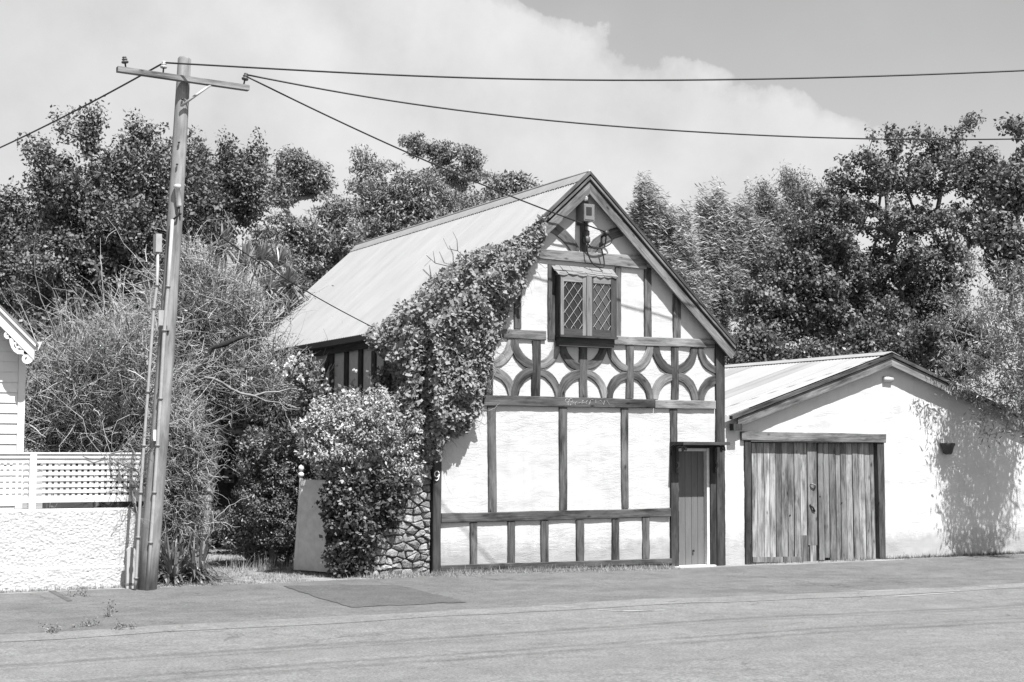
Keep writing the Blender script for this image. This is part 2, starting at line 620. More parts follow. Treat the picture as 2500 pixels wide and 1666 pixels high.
def one_tube(name, pts, r, mat, parent=None, sides=8, caps=True, smooth=True):
    """single swept tube along pts with radius r (scalar or list), frames follow the path"""
    P = np.asarray(pts, float)
    k = len(P)
    r = np.full(k, r) if np.isscalar(r) else np.asarray(r, float)
    T = np.gradient(P, axis=0)
    T /= np.linalg.norm(T, axis=1)[:, None]
    ref = np.array([0, 0, 1.0]) if abs(T[0][2]) < 0.9 else np.array([1.0, 0, 0])
    a = np.cross(T[0], ref)
    V = []
    for i in range(k):
        a = a - T[i] * np.dot(a, T[i])
        a /= np.linalg.norm(a)
        b = np.cross(T[i], a)
        for j in range(sides):
            th = 2 * math.pi * j / sides
            V.append(P[i] + (a * math.cos(th) + b * math.sin(th)) * r[i])
    F = []
    for i in range(k - 1):
        for j in range(sides):
            j2 = (j + 1) % sides
            F.append((i * sides + j, i * sides + j2, (i + 1) * sides + j2, (i + 1) * sides + j))
    if caps:
        F.append(tuple(reversed(range(sides))))
        F.append(tuple(range((k - 1) * sides, k * sides)))
    s = np.concatenate([[0], np.cumsum(np.linalg.norm(np.diff(P, axis=0), axis=1))])
    uv = []
    for f in F:
        for i in f:
            uv.append(((i % sides) / sides * 0.4, s[i // sides]))
    return obj(name, V, F, mat, parent, uv=uv, smooth=smooth)


def lathe(name, centre, prof, mat, parent=None, sides=12, axis=(0, 0, 1), smooth=True):
    """prof [(r, h)..] along axis from centre"""
    c = np.asarray(centre, float)
    ax = np.array(axis, float)
    ax /= np.linalg.norm(ax)
    return one_tube(name, [c + ax * h for r, h in prof], [max(r, 0.001) for r, h in prof], mat, parent, sides, True, smooth)


def poly_extrude(name, pts, d, mat, parent=None, axis=2, **kw):
    """closed planar polygon (list of 3d points), extruded by vector d"""
    n = len(pts)
    pts = [np.asarray(p, float) for p in pts]
    V = pts + [p + np.asarray(d, float) for p in pts]
    F = [tuple(range(n)), tuple(reversed(range(n, 2 * n)))]
    for i in range(n):
        j = (i + 1) % n
        F.append((i, i + n, j + n, j))
    return obj(name, V, F, mat, parent, uv=box_uv(V, F, axis), **kw)


def grid_wall(name, xs, zs, yfun, keep, mat, parent, xmap=None):
    """wall facing -Y as a fine grid; yfun(x,z) relief; keep(x,z) cell filter; xmap(x01?,z)"""
    nx, nz_ = len(xs), len(zs)
    V = []
    for z in zs:
        for x in xs:
            xx = xmap(x, z) if xmap else x
            V.append((xx, yfun(xx, z), z))
    F = []
    for j in range(nz_ - 1):
        for i in range(nx - 1):
            cx, cz = (xs[i] + xs[i + 1]) / 2, (zs[j] + zs[j + 1]) / 2
            if keep is None or keep(cx, cz):
                a = j * nx + i
                F.append((a, a + 1, a + 1 + nx, a + nx))
    return obj(name, V, np.array(F), mat, parent, smooth=True)


def fbm(x, z, s, seed=0.0, o=3):
    v, a = 0.0, 1.0
    for k in range(o):
        v += a * mnoise.noise(Vector((x * s, seed, z * s * 1.6)))
        s *= 2.1
        a *= 0.5
    return v


# ------------------------------------------------------------------ foliage helpers
def unit(v):
    return v / (np.linalg.norm(v, axis=-1, keepdims=True) + 1e-9)


def leaf_quads(P, D, Nrm, L, W, fold=0.15):
    """leaves at P pointing along D, facing Nrm: kite-shaped folded quads"""
    D = unit(D)
    S = unit(np.cross(D, Nrm))
    Nn = np.cross(S, D)
    L = np.asarray(L)[:, None]
    W = np.asarray(W)[:, None]
    m = P + D * L * 0.42
    tip = P + D * L - Nn * L * fold
    a = m + S * W / 2 - Nn * W * fold
    b = m - S * W / 2 - Nn * W * fold
    V = np.stack([P, a, tip, b], 1).reshape(-1, 3)
    F = np.arange(len(V)).reshape(-1, 4)
    return V, F


def rand_dir(n):
    return unit(rng.normal(size=(n, 3)))


def foliage(name, P, parent, mat, L=0.12, aspect=0.6, up=0.5, droop=0.0, wind=None, jitter=0.35, outward=None, tone=None):
    n = len(P)
    D = rand_dir(n)
    D[:, 2] -= droop
    if wind is not None:
        D += np.array(wind)
    Nn = rand_dir(n) * 0.8
    Nn[:, 2] += up
    if outward is not None:
        Nn += outward
    sz = L * np.exp(np.clip(rng.normal(0, jitter, n), -0.8, 0.5))
    V, F = leaf_quads(P, D, Nn, sz, sz * aspect)
    tn = np.clip(rng.normal(0.5, 0.22, n), 0, 1) if tone is None else tone
    o = obj(name, V, F, mat, parent, tone=tn)
    return tag(o, kind='stuff')


def skeleton(base, tips, r_tip=0.006, seg=0.45, expo=2.4, wob=0.10, trunk_h=None, spread=0.6, r_max=9.0):
    """connect tips to a trunk by nearest attachment; returns segments (n,2,3), radii (n,2)"""
    base = np.asarray(base, float)
    tips = np.asarray(tips)
    top = tips.mean(0)
    nodes = [base]
    par = [-1]
    h = trunk_h if trunk_h else max(0.4, (tips[:, 2].min() - base[2]) * 0.8)
    k = max(2, int(h / 0.6))
    for i in range(1, k + 1):
        q = i / k
        p = base * (1 - q) + np.array([base[0] * 0.6 + top[0] * 0.4, base[1] * 0.6 + top[1] * 0.4, base[2] + h]) * q
        p = p + np.array([random.uniform(-wob, wob), random.uniform(-wob, wob), 0]) * 0.5
        nodes.append(p)
        par.append(len(nodes) - 2)
    order = np.argsort(np.linalg.norm(tips - nodes[-1], axis=1))
    leafnode = []
    arr = np.zeros((len(tips) * 30 + 50, 3))
    arr[:len(nodes)] = nodes
    cnt = len(nodes)
    lo = 1
    for ti in order:
        p = tips[ti]
        d = p - arr[lo:cnt]
        dist = np.linalg.norm(d, axis=1)
        cost = dist + np.maximum(0, -d[:, 2]) * 1.5 + np.maximum(0, np.linalg.norm(d[:, :2], axis=1) - d[:, 2] * 2) * 0.15
        j = int(np.argmin(cost)) + lo
        a = arr[j].copy()
        ns = max(1, int(np.linalg.norm(p - a) / seg))
        ns = min(ns, 12)
        prev = j
        bend = np.array([0, 0, np.linalg.norm(p - a) * 0.12])
        for s in range(1, ns + 1):
            q = s / ns
            pt = a * (1 - q) + p * q - bend * math.sin(q * math.pi) * spread
            if s < ns:
                pt = pt + np.array([random.uniform(-wob, wob) for _ in range(3)])
            arr[cnt] = pt
            par.append(prev)
            prev = cnt
            cnt += 1
        leafnode.append(prev)
    r = np.zeros(cnt)
    for i in leafnode:
        r[i] = max(r[i], r_tip ** expo)
    for i in range(cnt - 1, 0, -1):
        if r[i] == 0:
            r[i] = r_tip ** expo
        r[par[i]] += r[i]
    r = np.minimum(r ** (1 / expo), r_max)
    par = np.array(par)
    ii = np.arange(1, cnt)
    P = np.stack([arr[par[1:cnt]], arr[ii]], 1)
    Rr = np.stack([np.minimum(r[par[1:cnt]], r[ii] * 1.5 + 0.003), r[ii]], 1)
    return P, Rr


def sample_ells(ells, Y, n, shell=0.5, dr=0.9, xoff=None):
    """ells [(u,v,ru,rv[,Y])..] in display pixels -> n points through the crown's volume"""
    area = np.array([e[2] * e[3] * (e[2] * e[3]) ** 0.25 for e in ells], float)
    pick = rng.choice(len(ells), n, p=area / area.sum())
    out_ = np.zeros((n, 3))
    for i, e in enumerate(ells):
        m_ = pick == i
        c = int(m_.sum())
        if not c:
            continue
        p0 = onY('P', e[0], e[1], e[4] if len(e) > 4 else Y)
        s = mpp(p0)
        d = rand_dir(c)
        r = (shell + (1 - shell) * rng.random(c)) if shell else rng.random(c) ** (1 / 3)
        r = np.maximum(rng.random(c) ** (1 / 3), r * (rng.random(c) > 0.3))
        dd = dr * math.sqrt(e[2] * e[3]) * s
        out_[m_] = p0 + (d[:, :1] * RIGHT * e[2] * s + d[:, 1:2] * UP * e[3] * s + d[:, 2:] * AWAY * dd) * r[:, None]
    return out_


def clusters(tips, nleaf, sig, flat=0.75, sprig=0.0):
    n = len(tips)
    rs = 0.5 + 0.9 * rng.random(n)
    cnt = rng.poisson(nleaf * rs ** 1.6)
    idx = np.repeat(np.arange(n), cnt)
    d = rand_dir(len(idx))
    off = d * (sig * 1.7 * rs)[idx][:, None] * (rng.random(len(idx)) ** 0.45)[:, None]
    off[:, 2] *= flat
    if sprig > 0:      # stretch each clump into a sprig that grows outward and up
        ax = unit(unit(tips - tips.mean(0)) + rng.normal(size=(n, 3)) * 0.45 + np.array([0, 0, 0.7]))[idx]
        al = np.sum(off * ax, 1, keepdims=True)
        off = (off - al * ax) * (1 - 0.42 * sprig) + al * ax * (1 + 0.9 * sprig)
    return tips[idx] + off, idx, d


GROUPS = {'gum_tree': 'gum trees behind the cottage roof', 'leafy_tree': 'leafy trees behind the buildings', 'willow': 'willows beside the cottage gable',
          'maple_tree': 'maples behind the garage', 'twiggy_shrub': 'twiggy shrubs round the power pole', 'dark_bush': 'dark bushes behind the buildings', 'low_shrub': 'undergrowth in the drive'}


def tree(name, label, Y, ells, base, ntips, nleaf, leafmat, L=0.13, aspect=0.62, sig=0.22, bark='bark', r_tip=0.006, up=0.6, droop=0.1,
         wind=None, shell=0.55, dr=0.9, trunk_h=None, cat='tree', group=None, flat=0.75, minz=0.4, tonesd=0.18, jitter=0.27, wob=0.1, sprig=0.0, r_max=9.0):
    tips = sample_ells(ells, Y, ntips, shell, dr)
    tips[:, 2] = np.maximum(tips[:, 2], gz(0, Y) + minz)
    bx, by = base
    b = np.array([bx, by, gz(bx, by) - 0.05])
    t_ = thing(name, label, cat, (bx, by, gz(bx, by)), group or GROUPS.get(name))
    P, R_ = skeleton(b, tips, r_tip, trunk_h=trunk_h, wob=wob, r_max=r_max)
    V, F = tubes(P, R_, 5)
    tr = obj('trunk', V, F, bark, t_, smooth=True)
    pts, idx, cd = clusters(tips, nleaf, sig, flat, sprig)
    pts[:, 2] = np.maximum(pts[:, 2], gz(bx, by) + 0.03)
    ct = rng.normal(0.5, tonesd, len(tips))
    tone = np.clip(ct[idx] + rng.normal(0, 0.16, len(idx)), 0, 1)
    foliage('crown', pts, t_, leafmat, L, aspect, up, droop, wind, jitter, tone=tone, outward=cd * 0.8)
    return t_


def ribbons(P, W, Nrm):
    """P (n,k,3), W (n,k) widths, Nrm (n,3) face direction"""
    n, k, _ = P.shape
    T = np.gradient(P, axis=1)
    S = unit(np.cross(T, Nrm[:, None, :]))
    V = np.stack([P + S * W[:, :, None] / 2, P - S * W[:, :, None] / 2], 2)
    idx = np.arange(n * k * 2).reshape(n, k, 2)
    F = np.stack([idx[:, :-1, 0], idx[:, :-1, 1], idx[:, 1:, 1], idx[:, 1:, 0]], -1).reshape(-1, 4)
    return V.reshape(-1, 3), F


def strap_leaves(base, n, length, width, arch=0.8, k=6, upmin=0.15, spread=0.05, full=False):
    """fountain of strap leaves"""
    az = rng.random(n) * 2 * math.pi
    el = rng.uniform(-0.5 if full else upmin, 1.45, n)
    L = length * rng.uniform(0.6, 1.1, n)
    d = np.stack([np.cos(az) * np.cos(el), np.sin(az) * np.cos(el), np.sin(el)], 1)
    q = np.linspace(0, 1, k)[None, :, None]
    b = np.asarray(base)[None, :] + np.stack([np.cos(az), np.sin(az), np.zeros(n)], 1) * rng.random(n)[:, None] * spread
    P = b[:, None, :] + d[:, None, :] * L[:, None, None] * q
    P[:, :, 2] -= (q[:, :, 0] ** 2) * (L * arch * np.cos(el) * rng.uniform(0.5, 1.2, n))[:, None]
    W = width * np.sin(np.linspace(0.35, math.pi * 0.99, k))[None, :] ** 0.7 * np.ones((n, 1))
    Nr = np.cross(d, np.stack([-np.sin(az), np.cos(az), np.zeros(n)], 1))
    return ribbons(P, W, unit(Nr + 1e-4))


def twig_cloud(starts, dirs, length, r, k=6, curl=0.5, sides=3, lj=0.4, gravity=0.0):
    n = len(starts)
    L = length * np.exp(rng.normal(0, lj, n))
    q = np.linspace(0, 1, k)
    P = np.zeros((n, k, 3))
    P[:, 0] = starts
    d = unit(dirs)
    turn = rng.normal(size=(n, 3)) * curl
    for i in range(1, k):
        P[:, i] = P[:, i - 1] + d * (L / (k - 1))[:, None]
        d = unit(d + turn / (k - 1) + rng.normal(size=(n, 3)) * curl * 0.35 + np.array([0, 0, -gravity / (k - 1)]))
    R_ = r * (1 - 0.75 * q)[None, :] * np.exp(rng.normal(0, 0.25, n))[:, None]
    V, F = tubes(P, R_, sides)
    tone = np.repeat(np.clip(rng.normal(0.5, 0.25, n), 0, 1), (k - 1) * sides)
    return V, F, tone, P


def merge(parts):
    Vs, Fs, o = [], [], 0
    for V, F in parts:
        Vs.append(V)
        Fs.append(F + o)
        o += len(V)
    return np.concatenate(Vs), np.concatenate(Fs)




# =================================================================== THE SETTING
def sheet(name, x0, x1, y0, y1, dz, mat, wav0=0.0, wav1=0.0, parent=None):
    xs = sorted(set([x0, x1] + [x for x in GX if x0 < x < x1] + ([float(q) for q in np.arange(-14, 22, 0.35)] if wav0 or wav1 else [])))
    ys = sorted(set([y0, y1] + [y for y in GY if y0 < y < y1]))
    V, F = [], []
    for j, y in enumerate(ys):
        for x in xs:
            yy = y
            if j == 0 and wav0:
                yy += wav0 * mnoise.noise(Vector((x * 0.7, 3.1, 0))) + wav0 * 0.4 * mnoise.noise(Vector((x * 3.3, 7.1, 0)))
            if j == len(ys) - 1 and wav1:
                yy += wav1 * mnoise.noise(Vector((x * 0.7, 13.1, 0))) + wav1 * 0.4 * mnoise.noise(Vector((x * 3.3, 17.1, 0)))
            V.append((x, yy, gz(x, yy) + dz))
    n = len(xs)
    for j in range(len(ys) - 1):
        for i in range(n - 1):
            F.append((j * n + i, j * n + i + 1, (j + 1) * n + i + 1, (j + 1) * n + i))
    o = obj(name, V, F, mat, parent, origin=((x0 + x1) / 2, (y0 + y1) / 2, 0))
    return o


tag(sheet('ground', -400, 400, -300, 500, 0.0, 'soil'), kind='structure')
tag(sheet('road', -300, 300, -14.2, -4.2, 0.006, 'road_seal', 0, 0.10), kind='structure')
tag(sheet('footpath', -60, 60, -4.32, -0.30, 0.003, 'path_seal', 0, 0.16), kind='structure')
strip = sheet('gutter_strip', -60, 60, -4.42, -3.93, 0.010, 'strip_seal', 0.10, 0.16)
tag(strip, kind='structure')


def ground_poly(name, k, pts, dz, mat, parent=None):
    V = []
    for (u, v) in pts:
        p = onG(k, u, v)
        V.append((p[0], p[1], p[2] + dz))
    n = len(V)
    o = obj(name, V, [tuple(range(n))], mat, parent)
    if o.data.polygons[0].normal.z < 0:
        o.data.flip_normals()
    return o


def ragged(pts, n=9, amp=2.2):
    out_ = []
    for i in range(len(pts)):
        a, b_ = np.array(pts[i], float), np.array(pts[(i + 1) % len(pts)], float)
        for q in np.linspace(0, 1, n, endpoint=False):
            out_.append(tuple(a * (1 - q) + b_ * q + np.array([random.gauss(0, amp * 1.6), random.gauss(0, amp * 0.45)])))
    return out_


tag(ground_poly('asphalt_patch', 'R', ragged([(215, 193), (300, 224), (352, 238), (420, 264), (508, 286), (600, 316), (700, 314), (800, 307), (940, 303), (1100, 293), (1270, 288), (1180, 262), (1080, 242), (980, 214), (885, 191), (720, 187), (640, 190), (560, 187), (400, 192)], 5), 0.0095, 'patch_seal'), kind='structure')
tag(ground_poly('asphalt_patch', 'C', [(300, 1003), (345, 1002), (450, 1064), (420, 1068)], 0.0075, 'patch_seal'), kind='structure')
white_marks = [('R', [(1705, 309), (1850, 315), (1920, 320)]), ('R', [(2020, 331), (2150, 340), (2353, 337)]), ('Q', [(0, 456), (90, 459), (290, 452)]),
               ('Q', [(1360, 336), (1460, 341), (1600, 338)]), ('Q', [(1610, 373), (1780, 364)]), ('Q', [(1780, 362), (1950, 352)])]
for k, pts in white_marks:
    mid = [onG(k, *p) for p in pts]
    V, F = [], []
    for p in mid:
        for s in (-0.015, 0.015):
            V.append((p[0], p[1] + s, gz(p[0], p[1] + s) + 0.0125))
    for i in range(len(mid) - 1):
        F.append((2 * i, 2 * i + 2, 2 * i + 3, 2 * i + 1))
    o = obj('painted_line', V, F, 'concrete')
    tag(o, kind='structure')

# =================================================================== THE COTTAGE
VY = -0.15                      # front of the roof verge
AX, AZ, MS = 2.45, 6.16, 0.92   # apex and roof slope
RY1 = 9.30
WL, WR = -0.12, 5.09            # side wall planes
house = thing('half_timbered_cottage', 'white half-timbered cottage with steep pale corrugated roof and leaded upper window', 'house', (2.5, 0, 0))


def roof_z(x, off=0.0):
    return AZ - MS * abs(x - AX) - off * math.sqrt(1 + MS * MS)


dl, dr_ = xz('L', 250, 800, 0)[0], xz('L', 652, 800, 0)[0]
dh = xz('L', 300, 118, 0)[1]
hz = 3.55
xs = sorted(list(np.arange(WL, dl, 0.045)) + list(np.linspace(dl, dr_, 14)) + list(np.arange(dr_ + 0.04, WR, 0.045)) + [WR])
zs = sorted(list(np.arange(-0.1, dh, 0.045)) + [dh] + list(np.arange(dh + 0.04, hz, 0.045)) + [hz])


def plaster_y(seed, amp=0.010):
    return lambda x, z: amp * fbm(x, z, 1.7, seed, 4) + amp * 0.4 * fbm(x, z, 9.0, seed + 5, 2)


py = plaster_y(1.3)
grid_wall('gable_wall', xs, zs, py, lambda x, z: not (dl < x < dr_ and z < dh), 'plaster', house)
us = np.linspace(0, 1, 90)
zs2 = np.linspace(hz, AZ - 0.16, 60)


def gx(u, z):
    hw = max(0.01, (AZ - 0.14 - z) / MS)
    a, b_ = max(WL, AX - hw), min(WR, AX + hw)
    return a + (b_ - a) * u


grid_wall('gable_wall', us, zs2, py, None, 'plaster', house, xmap=gx)
# side and rear walls, built round the whole plan
ys_side = list(np.arange(0.0, RY1 - 0.1, 0.25)) + [RY1 - 0.1]
for X, nm in ((WL, 'side_wall'), (WR, 'side_wall')):
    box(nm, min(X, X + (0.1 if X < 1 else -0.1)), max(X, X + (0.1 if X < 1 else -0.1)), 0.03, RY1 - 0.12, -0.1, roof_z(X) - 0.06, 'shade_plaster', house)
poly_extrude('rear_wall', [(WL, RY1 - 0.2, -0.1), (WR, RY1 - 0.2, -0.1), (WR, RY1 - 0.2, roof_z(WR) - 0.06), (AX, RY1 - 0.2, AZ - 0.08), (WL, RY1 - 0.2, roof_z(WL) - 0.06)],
             (0, 0.1, 0), 'shade_plaster', house)

T4 = lambda nm, k, tl, tr, bl, br, mat='timber', vertical=True, **kw: timber4(nm, k, tl, tr, bl, br, mat, house, vertical=vertical, **kw)
# ground-floor posts
for (a, b_, y0, c, d, y1) in [(103, 150, 517, 107, 157, 1154), (528, 577, 523, 532, 578, 1142), (900, 943, 533, 905, 945, 1132), (1193, 1237, 537, 1197, 1237, 737)]:
    T4('post', 'F', (a, y0), (b_, y0), (c, y1), (d, y1), yf=-0.03)
for (a, b_, y0, y1) in [(-5, 38, 1214, 1472), (222, 265, 1209, 1465), (420, 465, 1205, 1459), (632, 678, 1200, 1449), (845, 888, 1194, 1441), (1028, 1070, 1186, 1433)]:
    T4('stud', 'F', (a, y0), (b_, y0), (a + 2, y1), (b_ + 1, y1), yf=-0.03)
# rails
T4('rail', 'F', (70, 455), (1100, 479), (90, 514), (1100, 532), vertical=False, yf=-0.05, n=9)
T4('rail', 'F', (1103, 481), (1465, 487), (1103, 533), (1465, 539), vertical=False, yf=-0.05, mat='timber_pale')
T4('rail', 'F', (-176, 1162), (1196, 1130), (-176, 1220), (1196, 1180), vertical=False, yf=-0.045, n=9, mat='timber')
T4('sole_plate', 'F', (-179, 1472), (1203, 1430), (-179, 1516), (1203, 1464), vertical=False, yf=-0.05, n=9, mat='timber')
T4('rail', 'G', (120, 1262), (560, 1281), (120, 1326), (592, 1347), vertical=False, yf=-0.045, mat='timber_pale')
T4('rail', 'G', (1100, 1318), (1868, 1345), (1100, 1385), (1865, 1411), vertical=False, yf=-0.045, n=7, mat='timber_pale')
T4('tie_beam', 'G', (485, 650), (1312, 722), (470, 718), (1378, 792), vertical=False, yf=-0.05, n=7, mat='timber_pale')
# corner posts
T4('corner_post', 'F', (1467, 150), (1521, 150), (1475, 1482), (1520, 1482), yf=-0.045, n=9, mat='timber_dark')
pl, pr = xz('D', 1302, 1415, -0.05), xz('D', 1358, 1415, -0.05)
path_timber('corner_post', [((pl[0] + pr[0]) / 2, z) for z in np.linspace(pl[1], 3.5, 8)], [pr[0] - pl[0]] * 8, 0.0, -0.05, 'timber_dark', house)
# gable posts
for (a, b_, y0, c, d, y1) in [(335, 392, 800, 333, 388, 1262), (590, 648, 772, 592, 648, 1346), (1330, 1384, 798, 1332, 1385, 1327), (1548, 1608, 1000, 1552, 1610, 1334), (1108, 1152, 795, 1112, 1152, 1322)]:
    T4('post', 'G', (a, y0), (b_, y0), (c, y1), (d, y1), yf=-0.03)
# arcaded band: posts with quarter-round braces above and below
zt, zb = 3.52, 2.672
cols = [(0.768, 0.13), (1.577, 0.145), (2.411, 0.145), (3.273, 0.135), (4.136, 0.135)]
for x, wd in cols:
    path_timber('band_post', [(x + random.uniform(-.006, .006), z) for z in np.linspace(zb, zt, 5)], [wd] * 5, -0.001, -0.03, 'timber', house)
R0 = 0.385
for i, (x, wd) in enumerate(cols + [(5.02, 0.15)]):
    for side in (-1, 1):
        if (i == 0 and side < 0) or (i == 5 and side > 0):
            continue
        for top in (1, -1):
            cz = zt if top > 0 else zb
            R = R0 * random.uniform(0.95, 1.04)
            rz = 0.372 * random.uniform(0.95, 1.05)
            bw0 = random.uniform(0.104, 0.140)
            pts, ws = [], []
            for q in np.linspace(0.0, 1.0, 9):
                a = q * (math.pi / 2 - 0.14)
                pts.append((x + side * R * math.cos(a), cz - top * rz * math.sin(a)))
                ws.append(bw0 + 0.02 * math.sin(q * 3.1))
            path_timber('curved_brace', pts, ws, -0.001, -0.024 - 0.006 * random.random(), random.choice(['timber', 'timber', 'timber', 'timber_pale', 'timber_dark']), house, jit=0.005)
# peak: king post and two curved braces
T4('king_post', 'G', (838, 300), (900, 300), (842, 682), (898, 684), yf=-0.028)
for pts in ([(590, 470), (650, 500), (712, 545), (765, 602), (800, 660), (812, 678)], [(1160, 515), (1090, 535), (1020, 570), (965, 610), (925, 660), (918, 684)]):
    path_timber('curved_brace', [xz('G', u, v, -0.022) for u, v in pts], [0.16, 0.17, 0.175, 0.17, 0.16, 0.15], -0.001, -0.023, 'timber', house)


# ---- barge boards
def sloped_board(name, side, o0, o1, x_far, yf, yb, mat, parent, plumb=0.0, x_near=AX):
    k = math.sqrt(1 + MS * MS)
    V = []
    for y in (yf, yb):
        for (xx, off) in ((x_near, o0), (x_far, o0), (x_far + side * plumb, o1), (x_near, o1)):
            V.append((xx, y, AZ - MS * abs(xx - AX) - off * k))
    F = [(0, 1, 2, 3), (7, 6, 5, 4), (0, 4, 5, 1), (1, 5, 6, 2), (2, 6, 7, 3), (3, 7, 4, 0)]
    dv = np.array([side, 0, -MS]) / k
    dn = np.array([side * MS, 0, 1.0]) / k
    uv = [(float(np.dot(V[i], dn)) + V[i][1], float(np.dot(V[i], dv))) for f in F for i in f]
    return obj(name, V, F, mat, parent, uv=uv)


for side, xf in ((1, 5.25), (-1, -0.30)):
    sloped_board('barge_board', side, 0.095, 0.235, xf, VY, VY + 0.035, 'timber_pale', house, plumb=-0.10)
    sloped_board('verge_fillet', side, 0.035, 0.065, xf - side * 0.02, VY - 0.03, VY + 0.05, 'timber_pale', house)
    sloped_board('rafter', side, 0.066, 0.16, xf - side * 0.08, VY + 0.04, VY + 0.10, 'timber_dark', house)
    sloped_board('verge_cap', side, -0.030, 0.008, xf - side * 0.02, VY - 0.02, VY + 0.05, 'timber' if side < 0 else 'timber_dark', house)
    sloped_board('barge_board', side, 0.06, 0.17, xf, RY1, RY1 + 0.035, 'timber_dark', house)

# ---- roof: corrugated sheets, ridge capping, gutter
roof = box('roof', AX - 0.04, AX + 0.04, VY + 0.06, RY1 - 0.05, AZ - 0.22, AZ - 0.06, 'timber_dark', house, axis=1)


def corr_sheet_mesh(length_x, x_start, side, width, n_corr, apex_x, apex_z, slope, depth=0.009, rows=1):
    """corrugations run down the slope; local frame at (0,0,0) = apex point of the sheet's first edge"""
    k = math.sqrt(1 + slope * slope)
    nrm = np.array([side * slope, 0, 1.0]) / k
    st = n_corr * 6
    V, F = [], []
    for r in range(rows + 1):
        d = x_start + (length_x - x_start) * r / rows
        for i in range(st + 1):
            y = width * i / st
            h = depth * math.cos(i / 6 * 2 * math.pi)
            p = np.array([side * d, y, -slope * d]) + nrm * h
            V.append(p)
    n = st + 1
    for r in range(rows):
        for i in range(st):
            a = r * n + i
            F.append((a, a + 1, a + 1 + n, a + n) if side > 0 else (a, a + n, a + 1 + n, a + 1))
    return np.array(V), np.array(F), nrm


def lay_sheets(parent, side, y0, y1, ax_, az_, slope, xlen, mat, sheet_w=0.76, nc=10):
    n = int(round((y1 - y0) / sheet_w))
    wd = (y1 - y0) / n
    V, F, nrm = corr_sheet_mesh(xlen, 0.03, side, wd, nc, ax_, az_, slope)
    first = None
    for i in range(n):
        lift = nrm * (0.0007 if i % 2 else 0.0)
        org = np.array([ax_, y0 + i * wd, az_]) + lift
        if first is None:
            first = obj('roof_sheet', V + org, F, mat, parent, smooth=True, origin=org)
        else:
            c = bpy.data.objects.new('roof_sheet', first.data)
            link(c, parent, org)


lay_sheets(roof, -1, VY + 0.03, RY1, AX, AZ, MS, AX + 0.20, 'roof_iron')
lay_sheets(roof, 1, VY + 0.03, RY1, AX, AZ, MS, 2.75, 'roof_iron')
for side in (-1, 1):
    # ridge capping with a scalloped lower edge
    k = math.sqrt(1 + MS * MS)
    V, F = [], []
    n = 240
    for i in range(n + 1):
        y = VY + 0.04 + (RY1 - VY - 0.02) * i / n
        e = 0.20 + 0.012 * math.cos(i / 2 * math.pi) + 0.006 * random.uniform(-1, 1)
        for d, h in ((0.0, 0.036), (0.17, 0.022), (e, 0.015)):
            V.append((AX + side * (d / k + h * MS / k), y, AZ - MS * d / k + h / k))
    for i in range(n):
        for j in range(2):
            a = i * 3 + j
            F.append((a, a + 1, a + 4, a + 3) if side > 0 else (a, a + 3, a + 4, a + 1))
    obj('ridge_cap', V, np.array(F), 'roof_iron', roof)
one_tube('ridge_roll', [(AX, y, AZ + 0.035) for y in np.linspace(VY, RY1 + 0.05, 12)], 0.028, 'roof_iron', roof, 8)
gx0 = -0.17
gutter = poly_extrude('gutter', [(gx0 - 0.12, -0.05, roof_z(-0.2) - 0.02), (gx0 - 0.10, -0.05, roof_z(-0.2) - 0.11), (gx0 - 0.02, -0.05, roof_z(-0.2) - 0.12), (gx0 - 0.02, -0.05, roof_z(-0.2) - 0.03)],
                      (0, RY1 + 0.05, 0), 'grey_dark', house)
box('fascia', gx0 - 0.018, gx0 + 0.01, 0.0, RY1 - 0.05, roof_z(-0.2) - 0.24, roof_z(-0.2) - 0.025, 'timber_dark', house, axis=1)
# side wall timbers
for Yp, wd in ((0.1, .15), (0.62, .14), (1.2, .14), (1.75, .14), (2.25, .15), (2.8, .15), (3.42, .15), (4.08, .16), (5.05, .10), (6.2, .15), (7.2, .15), (8.4, .15)):
    box('post', WL - 0.035, WL - 0.001, Yp - wd / 2, Yp + wd / 2, -0.05, 3.50, 'timber_dark', house)
box('rail', WL - 0.045, WL - 0.002, 0.03, RY1 - 0.2, 2.40, 2.55, 'timber_dark', house, axis=1)
hexa('brace', [(WL - .03, 5.00, 2.56), (WL - .002, 5.00, 2.56), (WL - .002, 5.16, 2.56), (WL - .03, 5.16, 2.56)],
     [(WL - .03, 4.05, 3.50), (WL - .002, 4.05, 3.50), (WL - .002, 4.24, 3.50), (WL - .03, 4.24, 3.50)], 'timber_dark', house)
V = []
# ---- door, frame, hood
DY = 0.085
dx0, dx1 = xz('L', 250, 800, DY)[0], xz('L', 516, 800, DY)[0]
dz0, dz1 = xz('L', 400, 1398, DY)[1], xz('L', 400, 186, DY)[1]
door = box('door', dx0 - 0.05, dx1 + 0.03, DY + 0.012, DY + 0.04, dz0 + 0.01, dz1, 'interior', house)
bw_ = (dx1 - dx0) / 4
for i in range(4):
    box('door_board', dx0 + i * bw_ + 0.003, dx0 + (i + 1) * bw_ - 0.003, DY, DY + 0.011, dz0 + 0.012, dz1, 'door_paint', door)
lathe('door_knob', (dx0 + 0.27, DY - 0.001, 0.25), [(0.012, 0), (0.012, 0.02), (0.018, 0.03), (0.004, 0.045)], 'black_iron', door, 8, (0, -1, 0))
j0, j1 = xz('L', 516, 800, 0.03)[0], xz('L', 560, 800, 0.03)[0]
box('door_jamb', dx1 + 0.003, j1 + 0.01, 0.0, DY + 0.04, 0.03, dz1 + 0.055, 'white_paint', house)
box('door_head', dx0 - 0.06, dx1 + 0.001, 0.01, DY + 0.04, dz1 + 0.004, dz1 + 0.05, 'white_paint', house)
box('door_sill', xz('L', 205, 1415, -0.08)[0], xz('L', 640, 1415, -0.08)[0], -0.10, DY + 0.03, -0.04, 0.022, 'white_paint', house)
